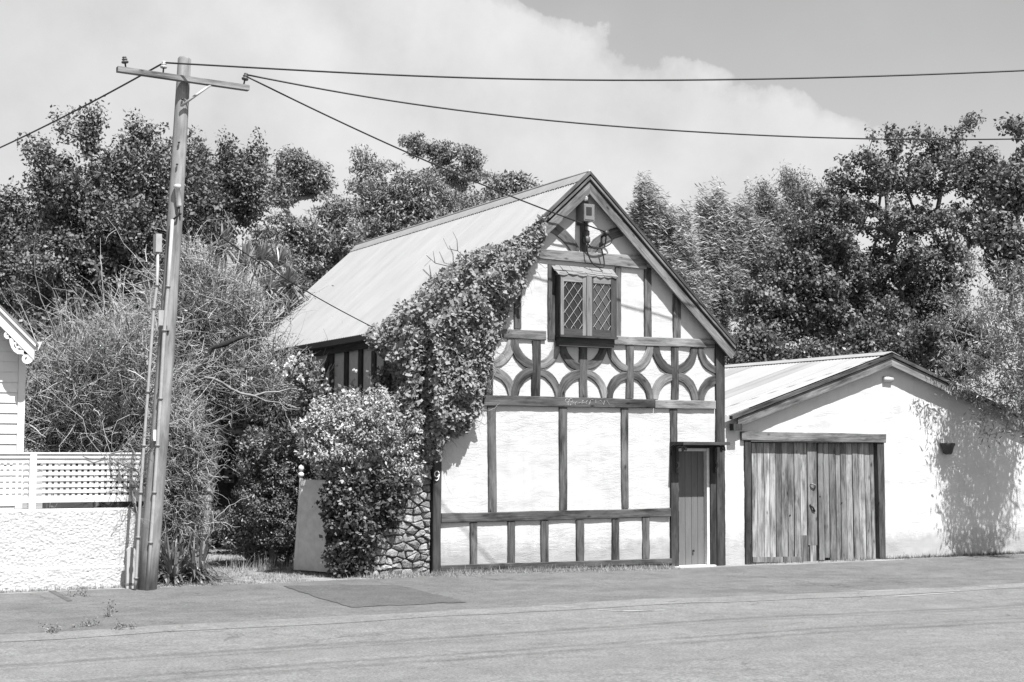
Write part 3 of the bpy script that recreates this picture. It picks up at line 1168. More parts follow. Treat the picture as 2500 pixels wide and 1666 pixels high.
box('door_post', xz('L', 170, 800, -0.045)[0], xz('L', 250, 800, -0.045)[0], -0.045, 0.10, -0.02, dh - 0.02, 'timber_dark', house)
box('door_post', j1 + 0.012, xz('L', 648, 800, -0.03)[0], -0.03, 0.10, -0.02, dh - 0.02, 'timber_dark', house)
box('door_lintel', dl - 0.02, dr_ + 0.0, -0.02, 0.12, dz1 + 0.058, dh + 0.02, 'timber_dark', house, axis=0)
h0, h1 = xz('L', 152, 110, 0.0)[0], xz('L', 795, 108, -0.38)[0]
hood = box('door_hood', h0, h1, -0.38, -0.002, 1.945, 1.995, 'timber_dark', house, axis=0)
for xb in (h0 + 0.10, h1 - 0.06):
    for (r0, cx_, cz_, a0, a1) in ((0.13, -0.15, 1.80, 0.2, 2.6), (0.05, -0.26, 1.88, -1.0, 3.6), (0.045, -0.07, 1.62, 1.5, 5.4)):
        pts = [(xb, cx_ + r0 * math.cos(a), cz_ + r0 * math.sin(a)) for a in np.linspace(a0, a1, 12)]
        one_tube('scroll_bracket', pts, 0.018, 'timber', hood, 6)
    box('bracket_leg', xb - 0.02, xb + 0.02, -0.075, -0.047, 1.50, 1.944, 'timber_dark', hood)

# ---- house number and scratched inscription
p9 = np.array(onY('D', 1330, 735, -0.062))
r9 = 0.037
pts = [p9 + np.array([r9 * math.cos(a), 0, r9 * 1.15 * math.sin(a)]) for a in np.linspace(0, 2 * math.pi, 14)]
pts += [p9 + np.array([r9 * 0.95, 0, -0.03]), p9 + np.array([r9 * 0.7, 0, -0.075]), p9 + np.array([0.0, 0, -0.098]), p9 + np.array([-r9 * 0.8, 0, -0.085])]
tag(one_tube('house_number', pts, 0.0085, 'white_paint', house, 6), label='white number nine fixed to the dark corner post')
strokes = [[(220 + 68 * math.cos(a), 372 + 66 * math.sin(a)) for a in np.linspace(0.3, 6.0, 14)],
           [(375 + 66 * math.cos(a), 362 + 66 * math.sin(a)) for a in np.linspace(-3.4, 2.0, 14)],
           [(290, 330), (296, 440), (280, 545)], [(235, 455), (228, 530)], [(360, 440), (372, 500), (340, 545)],
           [(440, 480), (470, 430), (500, 440), (512, 500)], [(540, 540), (545, 450), (590, 420), (625, 440), (640, 510)],
           [(650, 450), (690, 470), (735, 430), (770, 450)], [(795, 500), (800, 410), (820, 375), (860, 370)], [(815, 440), (880, 430), (935, 440)],
           [(1005, 365), (955, 420), (962, 500)], [(1125, 350), (1105, 440), (1060, 520)], [(1085, 445), (1115, 450)], [(1165, 330), (1230, 345)],
           [(1325, 330), (1328, 470)], [(1480, 358), (1540, 390), (1580, 460), (1620, 525)], [(1665, 375), (1640, 460), (1630, 520)], [(1745, 345), (1790, 450), (1850, 540)]]
for s in strokes:
    one_tube('painted_letter', [onY('I', u, v, -0.0535) for u, v in s], 0.0038, 'concrete', house, 4, smooth=False)

# ---- oriel window
WY = -0.185
wx0, wx1 = xz('G', 686, 1100, WY)[0], xz('G', 1116, 1100, WY)[0]
wz0, wz1 = xz('G', 900, 1318, WY)[1], xz('G', 900, 862, WY)[1]
win = box('window', wx0 + 0.02, wx1 - 0.02, -0.06, -0.012, wz0 + 0.02, wz1 - 0.02, 'interior', house)
box('window_cheek', wx0, wx0 + 0.025, WY + 0.034, -0.003, wz0, wz1, 'window_wood', win)
box('window_cheek', wx1 - 0.025, wx1, WY + 0.034, -0.003, wz0, wz1, 'window_wood', win)
box('window_floor', wx0 - 0.015, wx1 + 0.01, WY - 0.02, -0.004, wz0 - 0.035, wz0 - 0.001, 'window_wood', win, axis=0)
box('window_base', wx0 + 0.005, wx1 - 0.02, WY + 0.05, -0.004, wz0 - 0.17, wz0 - 0.036, 'window_wood', win, axis=0)
box('window_top', wx0 - 0.01, wx1 + 0.01, WY + 0.002, -0.004, wz1 + 0.001, wz1 + 0.03, 'window_wood_pale', win, axis=0)
mx0, mx1 = xz('G', 882, 1100, WY)[0], xz('G', 924, 1100, WY)[0]
box('mullion', mx0, mx1, WY - 0.012, WY + 0.05, wz0, wz1, 'window_wood_pale', win)


def clip_poly(poly, x0, x1, z0, z1):
    for axis, lim, sgn in ((0, x0, 1), (0, x1, -1), (1, z0, 1), (1, z1, -1)):
        outp = []
        for i in range(len(poly)):
            a, b_ = poly[i], poly[(i + 1) % len(poly)]
            ia, ib = (a[axis] - lim) * sgn >= 0, (b_[axis] - lim) * sgn >= 0
            if ia:
                outp.append(a)
            if ia != ib:
                q = (lim - a[axis]) / (b_[axis] - a[axis])
                outp.append((a[0] + (b_[0] - a[0]) * q, a[1] + (b_[1] - a[1]) * q))
        poly = outp
        if not poly:
            return []
    return poly


def clip_seg(p, d, x0, x1, z0, z1):
    t0, t1 = -9, 9
    for o_, dd, lo, hi in ((p[0], d[0], x0, x1), (p[1], d[1], z0, z1)):
        a, b_ = (lo - o_) / dd, (hi - o_) / dd
        t0, t1 = max(t0, min(a, b_)), min(t1, max(a, b_))
    return (t0, t1) if t1 - t0 > 0.02 else None


for ci, (cx0, cx1, gu0, gu1, pane_mat) in enumerate(((wx0 + 0.003, mx0 - 0.003, 706, 850, 'glass'), (mx1 + 0.003, wx1 - 0.003, 932, 1066, 'glass_dusty'))):
    cas = box('casement', cx0, cx1, WY + 0.030, WY + 0.033, wz0 + 0.01, wz0 + 0.03, 'window_wood', win)
    g0, g1 = xz('G', gu0, 1100, WY + 0.02)[0], xz('G', gu1, 1100, WY + 0.02)[0]
    z0_, z1_ = xz('G', 800, 1264, WY + 0.02)[1], xz('G', 800, 906, WY + 0.02)[1]
    lm, rm = ('window_wood_pale', 'window_wood_pale') if ci == 0 else ('window_wood', 'window_wood')
    box('stile', cx0, g0, WY, WY + 0.03, wz0, wz1 - 0.002, lm, cas)
    box('stile', g1, cx1, WY, WY + 0.03, wz0, wz1 - 0.002, rm, cas)
    box('casement_rail', g0 + 0.001, g1 - 0.001, WY + 0.002, WY + 0.028, wz0, z0_, 'window_wood', cas, axis=0)
    box('casement_rail', g0 + 0.001, g1 - 0.001, WY + 0.002, WY + 0.028, z1_, wz1 - 0.002, 'window_wood_pale', cas, axis=0)
    hw_, hh_ = (g1 - g0) / 4.4, (z1_ - z0_) / 7.2
    cxm, czm = (g0 + g1) / 2 + 0.01, (z0_ + z1_) / 2
    ypn = WY + 0.022
    for i in range(-4, 5):
        for j in range(-6, 7):
            if (i + j) % 2:
                continue
            c = (cxm + i * hw_, czm + j * hh_)
            pg = clip_poly([(c[0] - hw_ * .97, c[1]), (c[0], c[1] - hh_ * .97), (c[0] + hw_ * .97, c[1]), (c[0], c[1] + hh_ * .97)], g0, g1, z0_, z1_)
            if len(pg) < 3:
                continue
            tx, tz_ = random.gauss(0, 0.025), random.gauss(0, 0.03)
            V = [(x, ypn + (x - c[0]) * tx + (z - c[1]) * tz_, z) for x, z in pg]
            obj('pane', V, [tuple(range(len(V)))], pane_mat, cas)
    for sgn in (1, -1):
        for m_ in range(-9, 10):
            if m_ % 2 == 0:
                continue
            p = (cxm + m_ * hw_, czm)
            sg = clip_seg(p, (hw_, sgn * hh_), g0, g1, z0_, z1_)
            if not sg:
                continue
            a = np.array([p[0] + hw_ * sg[0], ypn - 0.008 - (0.002 if sgn > 0 else 0), p[1] + sgn * hh_ * sg[0]])
            b_ = np.array([p[0] + hw_ * sg[1], ypn - 0.008 - (0.002 if sgn > 0 else 0), p[1] + sgn * hh_ * sg[1]])
            one_tube('lead_came', [a, (a + b_) / 2, b_], 0.0048, 'lead', cas, 4, smooth=False)
# slates over the window
sx0, sx1 = wx0 - 0.05, wx1 + 0.03
for row, (ya, yb_, za, zb_) in enumerate(((-0.05, -0.192, 0.115, 0.022), (-0.01, -0.115, 0.165, 0.085))):
    x = sx0 - (0.0 if row == 0 else 0.02)
    while x < sx1 - 0.04:
        wd = min(random.uniform(0.13, 0.21), sx1 - x)
        dip = random.uniform(-0.012, 0.012)
        top = [(x, ya, wz1 + za), (x + wd - 0.006, ya, wz1 + za), (x + wd - 0.006, yb_, wz1 + zb_ + dip * 0.5), (x + wd * 0.5, yb_ - 0.01, wz1 + zb_ + dip - 0.012), (x, yb_, wz1 + zb_ + dip)]
        poly_extrude('slate', [(p[0], p[1], p[2]) for p in reversed(top)], (0, -0.002, -0.014), 'slate', win)
        x += wd

# ---- meter box and service cable fittings at the peak
bx0, bx1 = xz('G', 865, 370, -0.24)[0], xz('G', 945, 370, -0.24)[0]
bz0, bz1 = xz('G', 900, 438, -0.24)[1], xz('G', 900, 308, -0.24)[1]
mbox = box('meter_box', bx0, bx1, -0.24, -0.03, bz0, bz1, 'grey_box', house)
box('box_door', bx0 + 0.012, bx1 - 0.012, -0.248, -0.241, bz0 + 0.02, bz1 - 0.02, 'grey_box', mbox)
wx_, wz_ = xz('G', 903, 362, -0.25)
box('sight_glass', wx_ - 0.05, wx_ + 0.05, -0.254, -0.249, wz_ - 0.065, wz_ + 0.06, 'black_iron', mbox)
box('box_backboard', bx0 - 0.01, bx1 + 0.02, -0.0295, -0.0285, bz0 - 0.05, bz1 + 0.08, 'timber', mbox)
lathe('eave_lamp', onY('G', 876, 262, -0.12) + np.array([0, 0, -0.05]), [(0.02, 0), (0.035, 0.02), (0.04, 0.06), (0.02, 0.09), (0.02, 0.16)], 'porcelain', house, 6, smooth=False)
fz = onY('G', 884, 565, -0.08)
lathe('cable_fuse', fz + np.array([0, 0, -0.10]), [(0.035, 0), (0.06, 0.03), (0.06, 0.10), (0.035, 0.12), (0.05, 0.14), (0.05, 0.20), (0.02, 0.22)], 'grey_dark', house, 10)
hook = onY('G', 1035, 525, -0.16)
lathe('cable_anchor', hook + np.array([0, 0.15, -0.06]), [(0.02, 0), (0.02, 0.10), (0.045, 0.11), (0.045, 0.19), (0.02, 0.2)], 'black_iron', house, 8, (0, -1, 0.3))
for pts in ([(1040, 530), (1080, 570), (1075, 610), (1010, 645), (940, 652), (895, 620), (886, 590)], [(884, 610), (890, 680), (915, 745), (950, 785), (1010, 800), (1022, 770), (1010, 690), (995, 640)],
            [(880, 600), (868, 500), (872, 440)], [(1035, 540), (1030, 600), (1020, 640)]):
    P = np.array([onY('G', u, v, -0.12) for u, v in pts])
    q = np.linspace(0, len(P) - 1, len(P) * 3)
    P2 = np.stack([np.interp(q, np.arange(len(P)), P[:, i]) for i in range(3)], 1)
    P2[1:-1] = (P2[:-2] + P2[1:-1] * 2 + P2[2:]) / 4
    one_tube('loose_cable', P2, 0.011, 'cable', house, 5)

# =================================================================== THE GARAGE
GVY = -0.15
gar = thing('garage', 'low white plastered garage with weathered plank doors beside the cottage', 'garage', (8.7, 0, 0))
GAx, GAz = 8.63, xz('H', 1155, 150, GVY)[1]
pL = xz('H', 178, 528, GVY)
GMS = (GAz - pL[1]) / (GAx - pL[0])
GX0, GX1 = WR + 0.03, 12.35


def groof(x, off=0.0):
    return GAz - GMS * abs(x - GAx) - off * math.sqrt(1 + GMS * GMS)


gd0, gd1 = xz('H', 322, 1000, 0)[0], xz('H', 1070, 1000, 0)[0]
gdz = xz('H', 700, 676, 0)[1]
gh = 2.12
xs = sorted(list(np.arange(GX0, gd0, 0.05)) + list(np.linspace(gd0, gd1, 40)) + list(np.arange(gd1 + 0.05, GX1, 0.05)) + [GX1])
zs = sorted(list(np.arange(-0.15, gdz, 0.05)) + [gdz, gh])
gpy = plaster_y(21.7, 0.013)
grid_wall('front_wall', xs, zs, gpy, lambda x, z: not (gd0 < x < gd1 and z < gdz), 'garage_plaster', gar)
V, F = [], []
nr = 26
for j in range(nr + 1):
    for x in xs:
        z = gh + (max(gh + 0.01, groof(x, 0.10)) - gh) * j / nr
        V.append((x, gpy(x, z), z))
n = len(xs)
for j in range(nr):
    for i in range(n - 1):
        a = j * n + i
        F.append((a, a + 1, a + 1 + n, a + n))
obj('front_wall', V, np.array(F), 'garage_plaster', gar, smooth=True)
box('side_wall', GX1 - 0.15, GX1 - 0.002, 0.02, 7.0, -0.15, groof(GX1, 0.1), 'garage_plaster', gar)
box('rear_wall', GX0, GX1 - 0.16, 6.85, 7.0, -0.15, 2.2, 'garage_plaster', gar)


def gboard(name, side, o0, o1, x_far, yf, yb, mat, plumb=0.0):
    k = math.sqrt(1 + GMS * GMS)
    V = []
    for y in (yf, yb):
        for (xx, off) in ((GAx, o0), (x_far, o0), (x_far + side * plumb, o1), (GAx, o1)):
            V.append((xx, y, GAz - GMS * abs(xx - GAx) - off * k))
    F = [(0, 1, 2, 3), (7, 6, 5, 4), (0, 4, 5, 1), (1, 5, 6, 2), (2, 6, 7, 3), (3, 7, 4, 0)]
    dv = np.array([side, 0, -GMS]) / k
    dn = np.array([side * GMS, 0, 1.0]) / k
    uv = [(float(np.dot(V[i], dn)) + V[i][1], float(np.dot(V[i], dv))) for f in F for i in f]
    return obj(name, V, F, mat, gar, uv=uv)


for side, xf in ((-1, GX0 + 0.16), (1, 12.45)):
    gboard('barge_board', side, 0.085, 0.215, xf, GVY, GVY + 0.035, 'timber_pale')
    gboard('verge_cap', side, 0.012, 0.066, xf - side * 0.02 if side > 0 else GX0 + 0.03, GVY - 0.03, GVY + 0.06, 'timber')
garoof = box('roof', GAx - 0.04, GAx + 0.04, 0.0, 6.9, GAz - 0.2, GAz - 0.05, 'timber_dark', gar, axis=1)


def lay_sheets_var(parent, side, y0, y1, xlen):
    n = int(round((y1 - y0) / 0.70))
    wd = (y1 - y0) / n
    V, F, nrm = corr_sheet_mesh(xlen, 0.03, side, wd, 8, GAx, GAz, GMS, 0.008)
    first = {}
    for i in range(n):
        mt = ['roof_iron', 'garage_iron', 'garage_iron_dark', 'roof_iron', 'garage_iron'][(i * 3 + (i // 3)) % 5]
        org = np.array([GAx, y0 + i * wd, GAz]) + nrm * (0.002 if i % 2 else 0)
        if mt not in first:
            first[mt] = obj('roof_sheet', V + org, F, mt, parent, smooth=True, origin=org)
        else:
            link(bpy.data.objects.new('roof_sheet', first[mt].data), parent, org)


mat_mottled('garage_iron_dark', 0.28, 0.40, 1.5, 0.6, 0.0, 0.0, 30, stretch=(0.35, 2.6, 0.35), spec=0.3)
lay_sheets_var(garoof, -1, GVY + 0.03, 6.95, GAx - GX0 - 0.01)
lay_sheets_var(garoof, 1, GVY + 0.03, 6.95, 12.5 - GAx)
k = math.sqrt(1 + GMS * GMS)
for side in (-1, 1):
    poly_extrude('ridge_cap', [(GAx, GVY, GAz + 0.03), (GAx + side * 0.2, GVY, GAz + 0.024 - GMS * 0.2), (GAx + side * 0.2, GVY, GAz + 0.016 - GMS * 0.2), (GAx, GVY, GAz + 0.018)], (0, 7.1, 0), 'roof_iron', garoof)
box('gutter_end', GX0 + 0.05, GX0 + 0.22, GVY - 0.03, GVY + 0.08, groof(GX0 + 0.1, 0.2) - 0.06, groof(GX0 + 0.1, 0.2) + 0.05, 'timber_dark', gar)
# lintel and jambs
T4g = lambda nm, k, tl, tr, bl, br, mat='timber', vertical=True, **kw: timber4(nm, k, tl, tr, bl, br, mat, gar, vertical=vertical, **kw)
T4g('lintel', 'H', (268, 612), (1120, 627), (270, 664), (1116, 680), vertical=False, yf=-0.06, n=7, mat='timber_pale')
T4g('jamb', 'H', (288, 664), (324, 664), (294, 1396), (328, 1396), yf=-0.04, yb=0.10, mat='timber_dark')
T4g('jamb', 'H', (1068, 680), (1108, 680), (1084, 1370), (1118, 1370), yf=-0.04, yb=0.10, mat='timber')
PY = 0.06
gdoor = box('garage_door', gd0 - 0.02, gd1 + 0.02, PY + 0.035, PY + 0.05, -0.08, gdz + 0.02, 'interior', gar)
le = [325, 357, 398, 431, 466, 499, 538, 574, 611, 652]
re_ = [712, 748, 779, 818, 846, 880, 916, 950, 988, 1020, 1046]


def plank(u0, u1, v0, v1, y, lean=0.0, mat='plank', nm='plank', th=0.025):
    a, b_ = xz('H', u0 + 1.5, v0, y), xz('H', u1 - 1.5, v0, y)
    c, d = xz('H', u0 + lean + 1.5, v1, y), xz('H', u1 + lean - 1.5, v1, y)
    yj = y + random.uniform(-0.006, 0.006)
    return hexa(nm, [(c[0], yj, c[1]), (d[0], yj, d[1]), (d[0], yj + th, d[1]), (c[0], yj + th, c[1])],
                [(a[0], yj, a[1]), (b_[0], yj, b_[1]), (b_[0], yj + th, b_[1]), (a[0], yj + th, a[1])], mat, gdoor)


for i in range(len(le) - 1):
    v1 = 1372 if i < len(le) - 2 else 1222
    plank(le[i], le[i + 1], 680, v1 + random.uniform(-14, 6), PY, random.uniform(2, 7))
plank(612, 668, 1224, 1382, PY - 0.004, 4)
for i in range(len(re_) - 1):
    plank(re_[i], re_[i + 1], 682, 1380 + random.uniform(-26, 10) - (i > 7) * 10, PY + (0.01 if i == 3 else 0), 8 + i * 1.2 + random.uniform(-2, 2))
plank(654, 710, 677, 1282, PY - 0.028, 6, nm='cover_board', mat='timber_pale')
plank(668, 706, 1283, 1392, PY - 0.03, 3, nm='cover_board')
plank(332, 514, 1352, 1384, PY - 0.03, 0, nm='ledge_board', mat='timber_pale')
plank(517, 622, 1350, 1382, PY - 0.03, 0, nm='ledge_board', mat='timber_pale')
for (u, v) in ((553, 1105), (729, 995), (857, 1031)):
    p = onY('H', u, v, PY - 0.009)
    lathe('bolt_hole', (p[0], PY - 0.006, p[2]), [(0.016, 0), (0.016, 0.003)], 'black_iron', gdoor, 8, (0, -1, 0))
p = onY('H', 685, 935, PY - 0.032)
one_tube('door_handle', [p + np.array([-.05, 0, 0.03]), p + np.array([-.03, -0.03, 0.04]), p + np.array([.03, -0.035, 0.02]), p + np.array([.05, -0.0, -0.03])], 0.012, 'grey_box', gdoor, 6)
p = onY('H', 684, 1062, PY - 0.032)
one_tube('door_latch', [p + np.array([-.05, 0, 0.06]), p + np.array([0, -0.02, 0.0]), p + np.array([.05, 0, -0.06])], 0.015, 'black_iron', gdoor, 6)
p = onY('H', 1127, 305, -0.02)
lathe('wall_lamp', p + np.array([-0.11, 0, 0]), [(0.02, 0), (0.05, 0.01), (0.055, 0.11), (0.05, 0.21), (0.02, 0.22)], 'porcelain', gar, 10, (1, 0, 0))

# hanging pot on the garage wall
pc = onY('H', 1482, 748, -0.10)
pot = thing('wall_pot', 'small dark half-round clay pot hung on the white garage wall', 'plant pot', tuple(pc + np.array([0, 0, 0])))
lathe('bowl', pc, [(0.05, 0.0), (0.075, 0.02), (0.11, 0.14), (0.13, 0.17), (0.13, 0.20), (0.115, 0.205), (0.10, 0.15)], 'pot_clay', pot, 14)
box('bracket', pc[0] - 0.02, pc[0] + 0.02, pc[1] + 0.06, -0.004, pc[2] + 0.02, pc[2] + 0.19, 'black_iron', pot)

# =================================================================== STONE WALL
swall = thing('stone_wall', 'rough rubble stone wall stub adjoining the dark corner post of the cottage', 'wall', (-0.7, 0.15, 0.05))
core = box('mortar_core', -1.35, pl[0] - 0.01, 0.05, 0.32, -0.05, 2.0, 'mortar', swall)


def half_clip(poly, p, nrm):
    outp = []
    for i in range(len(poly)):
        a, b_ = poly[i], poly[(i + 1) % len(poly)]
        da_, db_ = (a - p) @ nrm, (b_ - p) @ nrm
        if da_ <= 0:
            outp.append(a)
        if (da_ <= 0) != (db_ <= 0):
            outp.append(a + (b_ - a) * (da_ / (da_ - db_)))
    return outp


AN = 1.55      # stones are wider than tall
sw0, sw1, sh = -1.36, pl[0] - 0.012, 1.95
seeds = []
zz = 0.0
while zz < sh:
    step = random.uniform(0.08, 0.135)
    x = sw0 + random.uniform(0, 0.12)
    while x < sw1 + 0.05:
        seeds.append(np.array([x + random.uniform(-.03, .03), (zz + step / 2 + random.uniform(-.03, .03)) * AN]))
        x += random.choice([0.10, 0.13, 0.17, 0.21, 0.27]) * random.uniform(0.85, 1.1)
    zz += step
for i, sd in enumerate(seeds):
    pg = [np.array(q) for q in ((sw0, 0.0), (sw1, 0.0), (sw1, sh * AN), (sw0, sh * AN))]
    for j, o_ in enumerate(seeds):
        if i != j and np.linalg.norm(o_ - sd) < 0.8:
            pg = half_clip(pg, (sd + o_) / 2, o_ - sd)
            if len(pg) < 3:
                break
    if len(pg) < 3:
        continue
    pg = np.array(pg)
    pg[:, 1] /= AN
    # drop slivers, then round the outline a little
    keep = [k_ for k_ in range(len(pg)) if np.linalg.norm(pg[k_] - pg[k_ - 1]) > 0.018]
    pg = pg[keep]
    if len(pg) < 3:
        continue
    c = pg.mean(0)
    pg = np.array([q for k_ in range(len(pg)) for q in (pg[k_] * 0.88 + pg[k_ - 1] * 0.12, pg[k_] * 0.88 + pg[(k_ + 1) % len(pg)] * 0.12)])
    n_ = len(pg)
    rad_ = np.linalg.norm(pg - c, axis=1)[:, None]
    inset = lambda d_: c + (pg - c) * np.maximum(0.3, 1 - d_ / rad_)
    dep = random.uniform(0.03, 0.075)
    tx, tz_ = random.gauss(0, 0.16), random.gauss(0, 0.16)
    V = []
    for ring, (ins, y) in enumerate(((0.006, 0.0), (0.009, -dep * 0.62), (0.026, -dep))):
        for q in inset(ins):
            yy = y + ((q[0] - c[0]) * tx + (q[1] - c[1]) * tz_ + random.gauss(0, 0.005)) * (ring > 0)
            V.append((q[0], 0.05 + yy, 0.045 + q[1]))
    V.append((c[0], 0.05 - dep - random.uniform(0.0, 0.010), 0.045 + c[1]))
    F = []
    for r_ in (0, 1):
        for k_ in range(n_):
            k2 = (k_ + 1) % n_
            F.append((r_ * n_ + k_, r_ * n_ + k2, (r_ + 1) * n_ + k2, (r_ + 1) * n_ + k_))
    for k_ in range(n_):
        F.append((2 * n_ + k_, 2 * n_ + (k_ + 1) % n_, 3 * n_))
    obj('stone', V, F, 'stone', swall, origin=(c[0], 0.05, 0.045 + c[1]))


# =================================================================== NEIGHBOUR'S WALL, FENCE AND HOUSE
wx_r = -4.27
rw = thing('roughcast_wall', 'low white roughcast wall with a rendered plinth under the lattice fence', 'wall', (-6.0, 0.1, 0.03))
xs = np.arange(-6.9, wx_r + 0.001, 0.010)
zs = np.concatenate([np.arange(-0.05, 0.33, 0.010), np.arange(0.33, 1.07, 0.010)])


def rc_y(x, z):
    b_ = -0.022 if z < 0.325 else 0.0
    v = 0.6 * mnoise.noise(Vector((x * 9, 5.0, z * 11))) + mnoise.noise(Vector((x * 34, 2.0, z * 44))) + 0.6 * mnoise.noise(Vector((x * 70, 9.0, z * 80)))
    return b_ - 0.0085 * v


V, F = [], []
nx_ = len(xs)
for z in zs:
    for x in xs:
        V.append((x, rc_y(x, z), z + 0.004 * mnoise.noise(Vector((x * 20, 0, 4)))))
for x in xs:
    V.append((x, 0.10, 1.085))
for x in xs:
    V.append((x, 0.2, 1.07))
for j in range(len(zs) + 1):
    for i in range(nx_ - 1):
        a = j * nx_ + i
        F.append((a, a + 1, a + 1 + nx_, a + nx_))
obj('rendered_face', V, np.array(F), 'roughcast', rw, smooth=False)
box('wall_end', wx_r - 0.02, wx_r + 0.005, 0.0, 0.2, -0.05, 1.06, 'roughcast', rw)
box('rear_face', -6.9, wx_r - 0.03, 0.19, 0.2, -0.05, 1.06, 'roughcast', rw)

fence = thing('lattice_fence', 'white painted square lattice fence panel standing on the roughcast wall', 'fence', (-5.8, 0.08, 1.07))
ft, fb = xz('C', 400, 150, 0.06)[1], xz('C', 400, 447, 0.06)[1]
zr = [xz('C', 400, v, 0.06)[1] for v in (197, 234.5, 271, 308, 345, 381.5, 418)]
box('top_rail', -7.3, wx_r, 0.03, 0.10, ft - 0.055, ft, 'white_paint', fence, axis=0)
box('rail_cap', -7.3, wx_r, 0.015, 0.115, ft + 0.001, ft + 0.022, 'white_paint', fence, axis=0)
box('top_rail', -7.3, wx_r, 0.045, 0.085, ft - 0.105, ft - 0.056, 'white_paint', fence, axis=0)
box('bottom_rail', -7.3, wx_r, 0.03, 0.10, fb - 0.005, fb + 0.055, 'white_paint', fence, axis=0)
pa, pb = xz('C', 182, 300, 0.03)[0], xz('C', 225, 300, 0.03)[0]
posts = [(pa, pb), (pa - 1.55, pb - 1.55), (wx_r - 0.07, wx_r + 0.02)]
for a, b_ in posts:
    box('fence_post', a, b_, 0.018, 0.11, 1.06, ft - 0.002, 'white_paint', fence)
for z in zr:
    box('lattice_slat', -7.29, wx_r - 0.02, 0.047, 0.057, z - 0.021, z + 0.021, 'white_paint', fence, axis=0)
x = -5.739 + 0.02
i = -20
first = None
for i in range(-18, 20):
    xc = x + 0.0745 * i
    if xc > wx_r - 0.05 or any(a - 0.03 < xc < b_ + 0.03 for a, b_ in posts):
        continue
    if first is None:
        first = box('lattice_slat', xc - 0.0195, xc + 0.0195, 0.058, 0.068, fb + 0.05, ft - 0.1, 'white_paint', fence)
    else:
        link(bpy.data.objects.new('lattice_slat', first.data), fence, (xc, 0.063, fb + 0.05))

HY = 1.35
nb = thing('weatherboard_house', 'white weatherboard house corner with scrolled fretwork under the gable', 'house', (-6.6, HY, 0.05))
cb0, cb1 = xz('M', 131, 800, HY)[0], xz('M', 186, 800, HY)[0]
HX0 = cb0 - 3.2
lines = [345, 420, 500, 575, 655, 728, 810, 885, 965, 1048]
zb0 = xz('M', 90, 1048, HY)[1]
ex = (xz('M', 90, 575, HY)[1] - zb0) / 6.0
hsl0 = np.array(xz('M', 45, 60, HY - 0.3))
hsl1 = np.array(xz('M', 262, 280, HY - 0.3))
hm = (hsl0[1] - hsl1[1]) / (hsl1[0] - hsl0[0])
nbz = lambda x: hsl1[1] - hm * (x - hsl1[0])
for i in range(-13, 26):
    z0_ = zb0 + ex * i
    if z0_ < -0.05:
        continue
    x1_ = cb0 - 0.002
    xlim = hsl1[0] - (z0_ + ex + 0.1 - hsl1[1]) / hm
    x1_ = min(x1_, xlim)
    if x1_ < HX0 + 0.2:
        break
    V = [(HX0, HY - 0.022, z0_), (x1_, HY - 0.022, z0_), (x1_, HY, z0_), (HX0, HY, z0_), (HX0, HY - 0.006, z0_ + ex + 0.004), (x1_, HY - 0.006, z0_ + ex + 0.004), (x1_, HY, z0_ + ex + 0.004), (HX0, HY, z0_ + ex + 0.004)]
    obj('weatherboard', V, box_vf(0, 1, 0, 1, 0, 1)[1], 'weatherboard', nb)
box('corner_board', cb0, cb1, HY - 0.035, HY + 0.05, 0.0, nbz(cb1) - 0.05, 'weatherboard', nb)
box('side_wall', cb1 - 0.05, cb1 - 0.01, HY + 0.051, HY + 5.0, 0.0, nbz(cb1) - 0.05, 'weatherboard', nb)


def nb_board(nm, o0, o1, y0, y1, mat, x_far):
    kk = math.sqrt(1 + hm * hm)
    V = []
    xa = hsl1[0] - 1.9
    for y in (y0, y1):
        for xx, of in ((xa, o0), (x_far, o0), (x_far, o1), (xa, o1)):
            V.append((xx, y, nbz(xx) - of * kk))
    return obj(nm, V, [(0, 1, 2, 3), (7, 6, 5, 4), (0, 4, 5, 1), (1, 5, 6, 2), (2, 6, 7, 3), (3, 7, 4, 0)], mat, nb)


nb_board('barge_board', 0.03, 0.16, HY - 0.33, HY - 0.29, 'weatherboard', hsl1[0])
nb_board('barge_moulding', 0.0, 0.028, HY - 0.36, HY - 0.28, 'weatherboard', hsl1[0] + 0.01)
nb_board('roof_edge', -0.03, -0.002, HY - 0.36, HY + 5.0, 'grey_box', hsl1[0] + 0.05)
p = onY('M', 280, 302, HY - 0.32)
poly_extrude('gutter_end', [(p[0] - 0.06, p[1], p[2] - 0.06), (p[0] + 0.02, p[1], p[2] - 0.06), (p[0] + 0.07, p[1], p[2] + 0.06), (p[0] - 0.06, p[1], p[2] + 0.06)], (0, 2.0, 0), 'weatherboard', nb)
fret = sloped = None
SY = HY - 0.31


def spiral(cu, cv, r0, r1, a0, turns, n=26):
    return [(cu + (r0 + (r1 - r0) * q) * math.cos(a0 + turns * 2 * math.pi * q), cv + (r0 + (r1 - r0) * q) * math.sin(a0 + turns * 2 * math.pi * q)) for q in np.linspace(0, 1, n)]


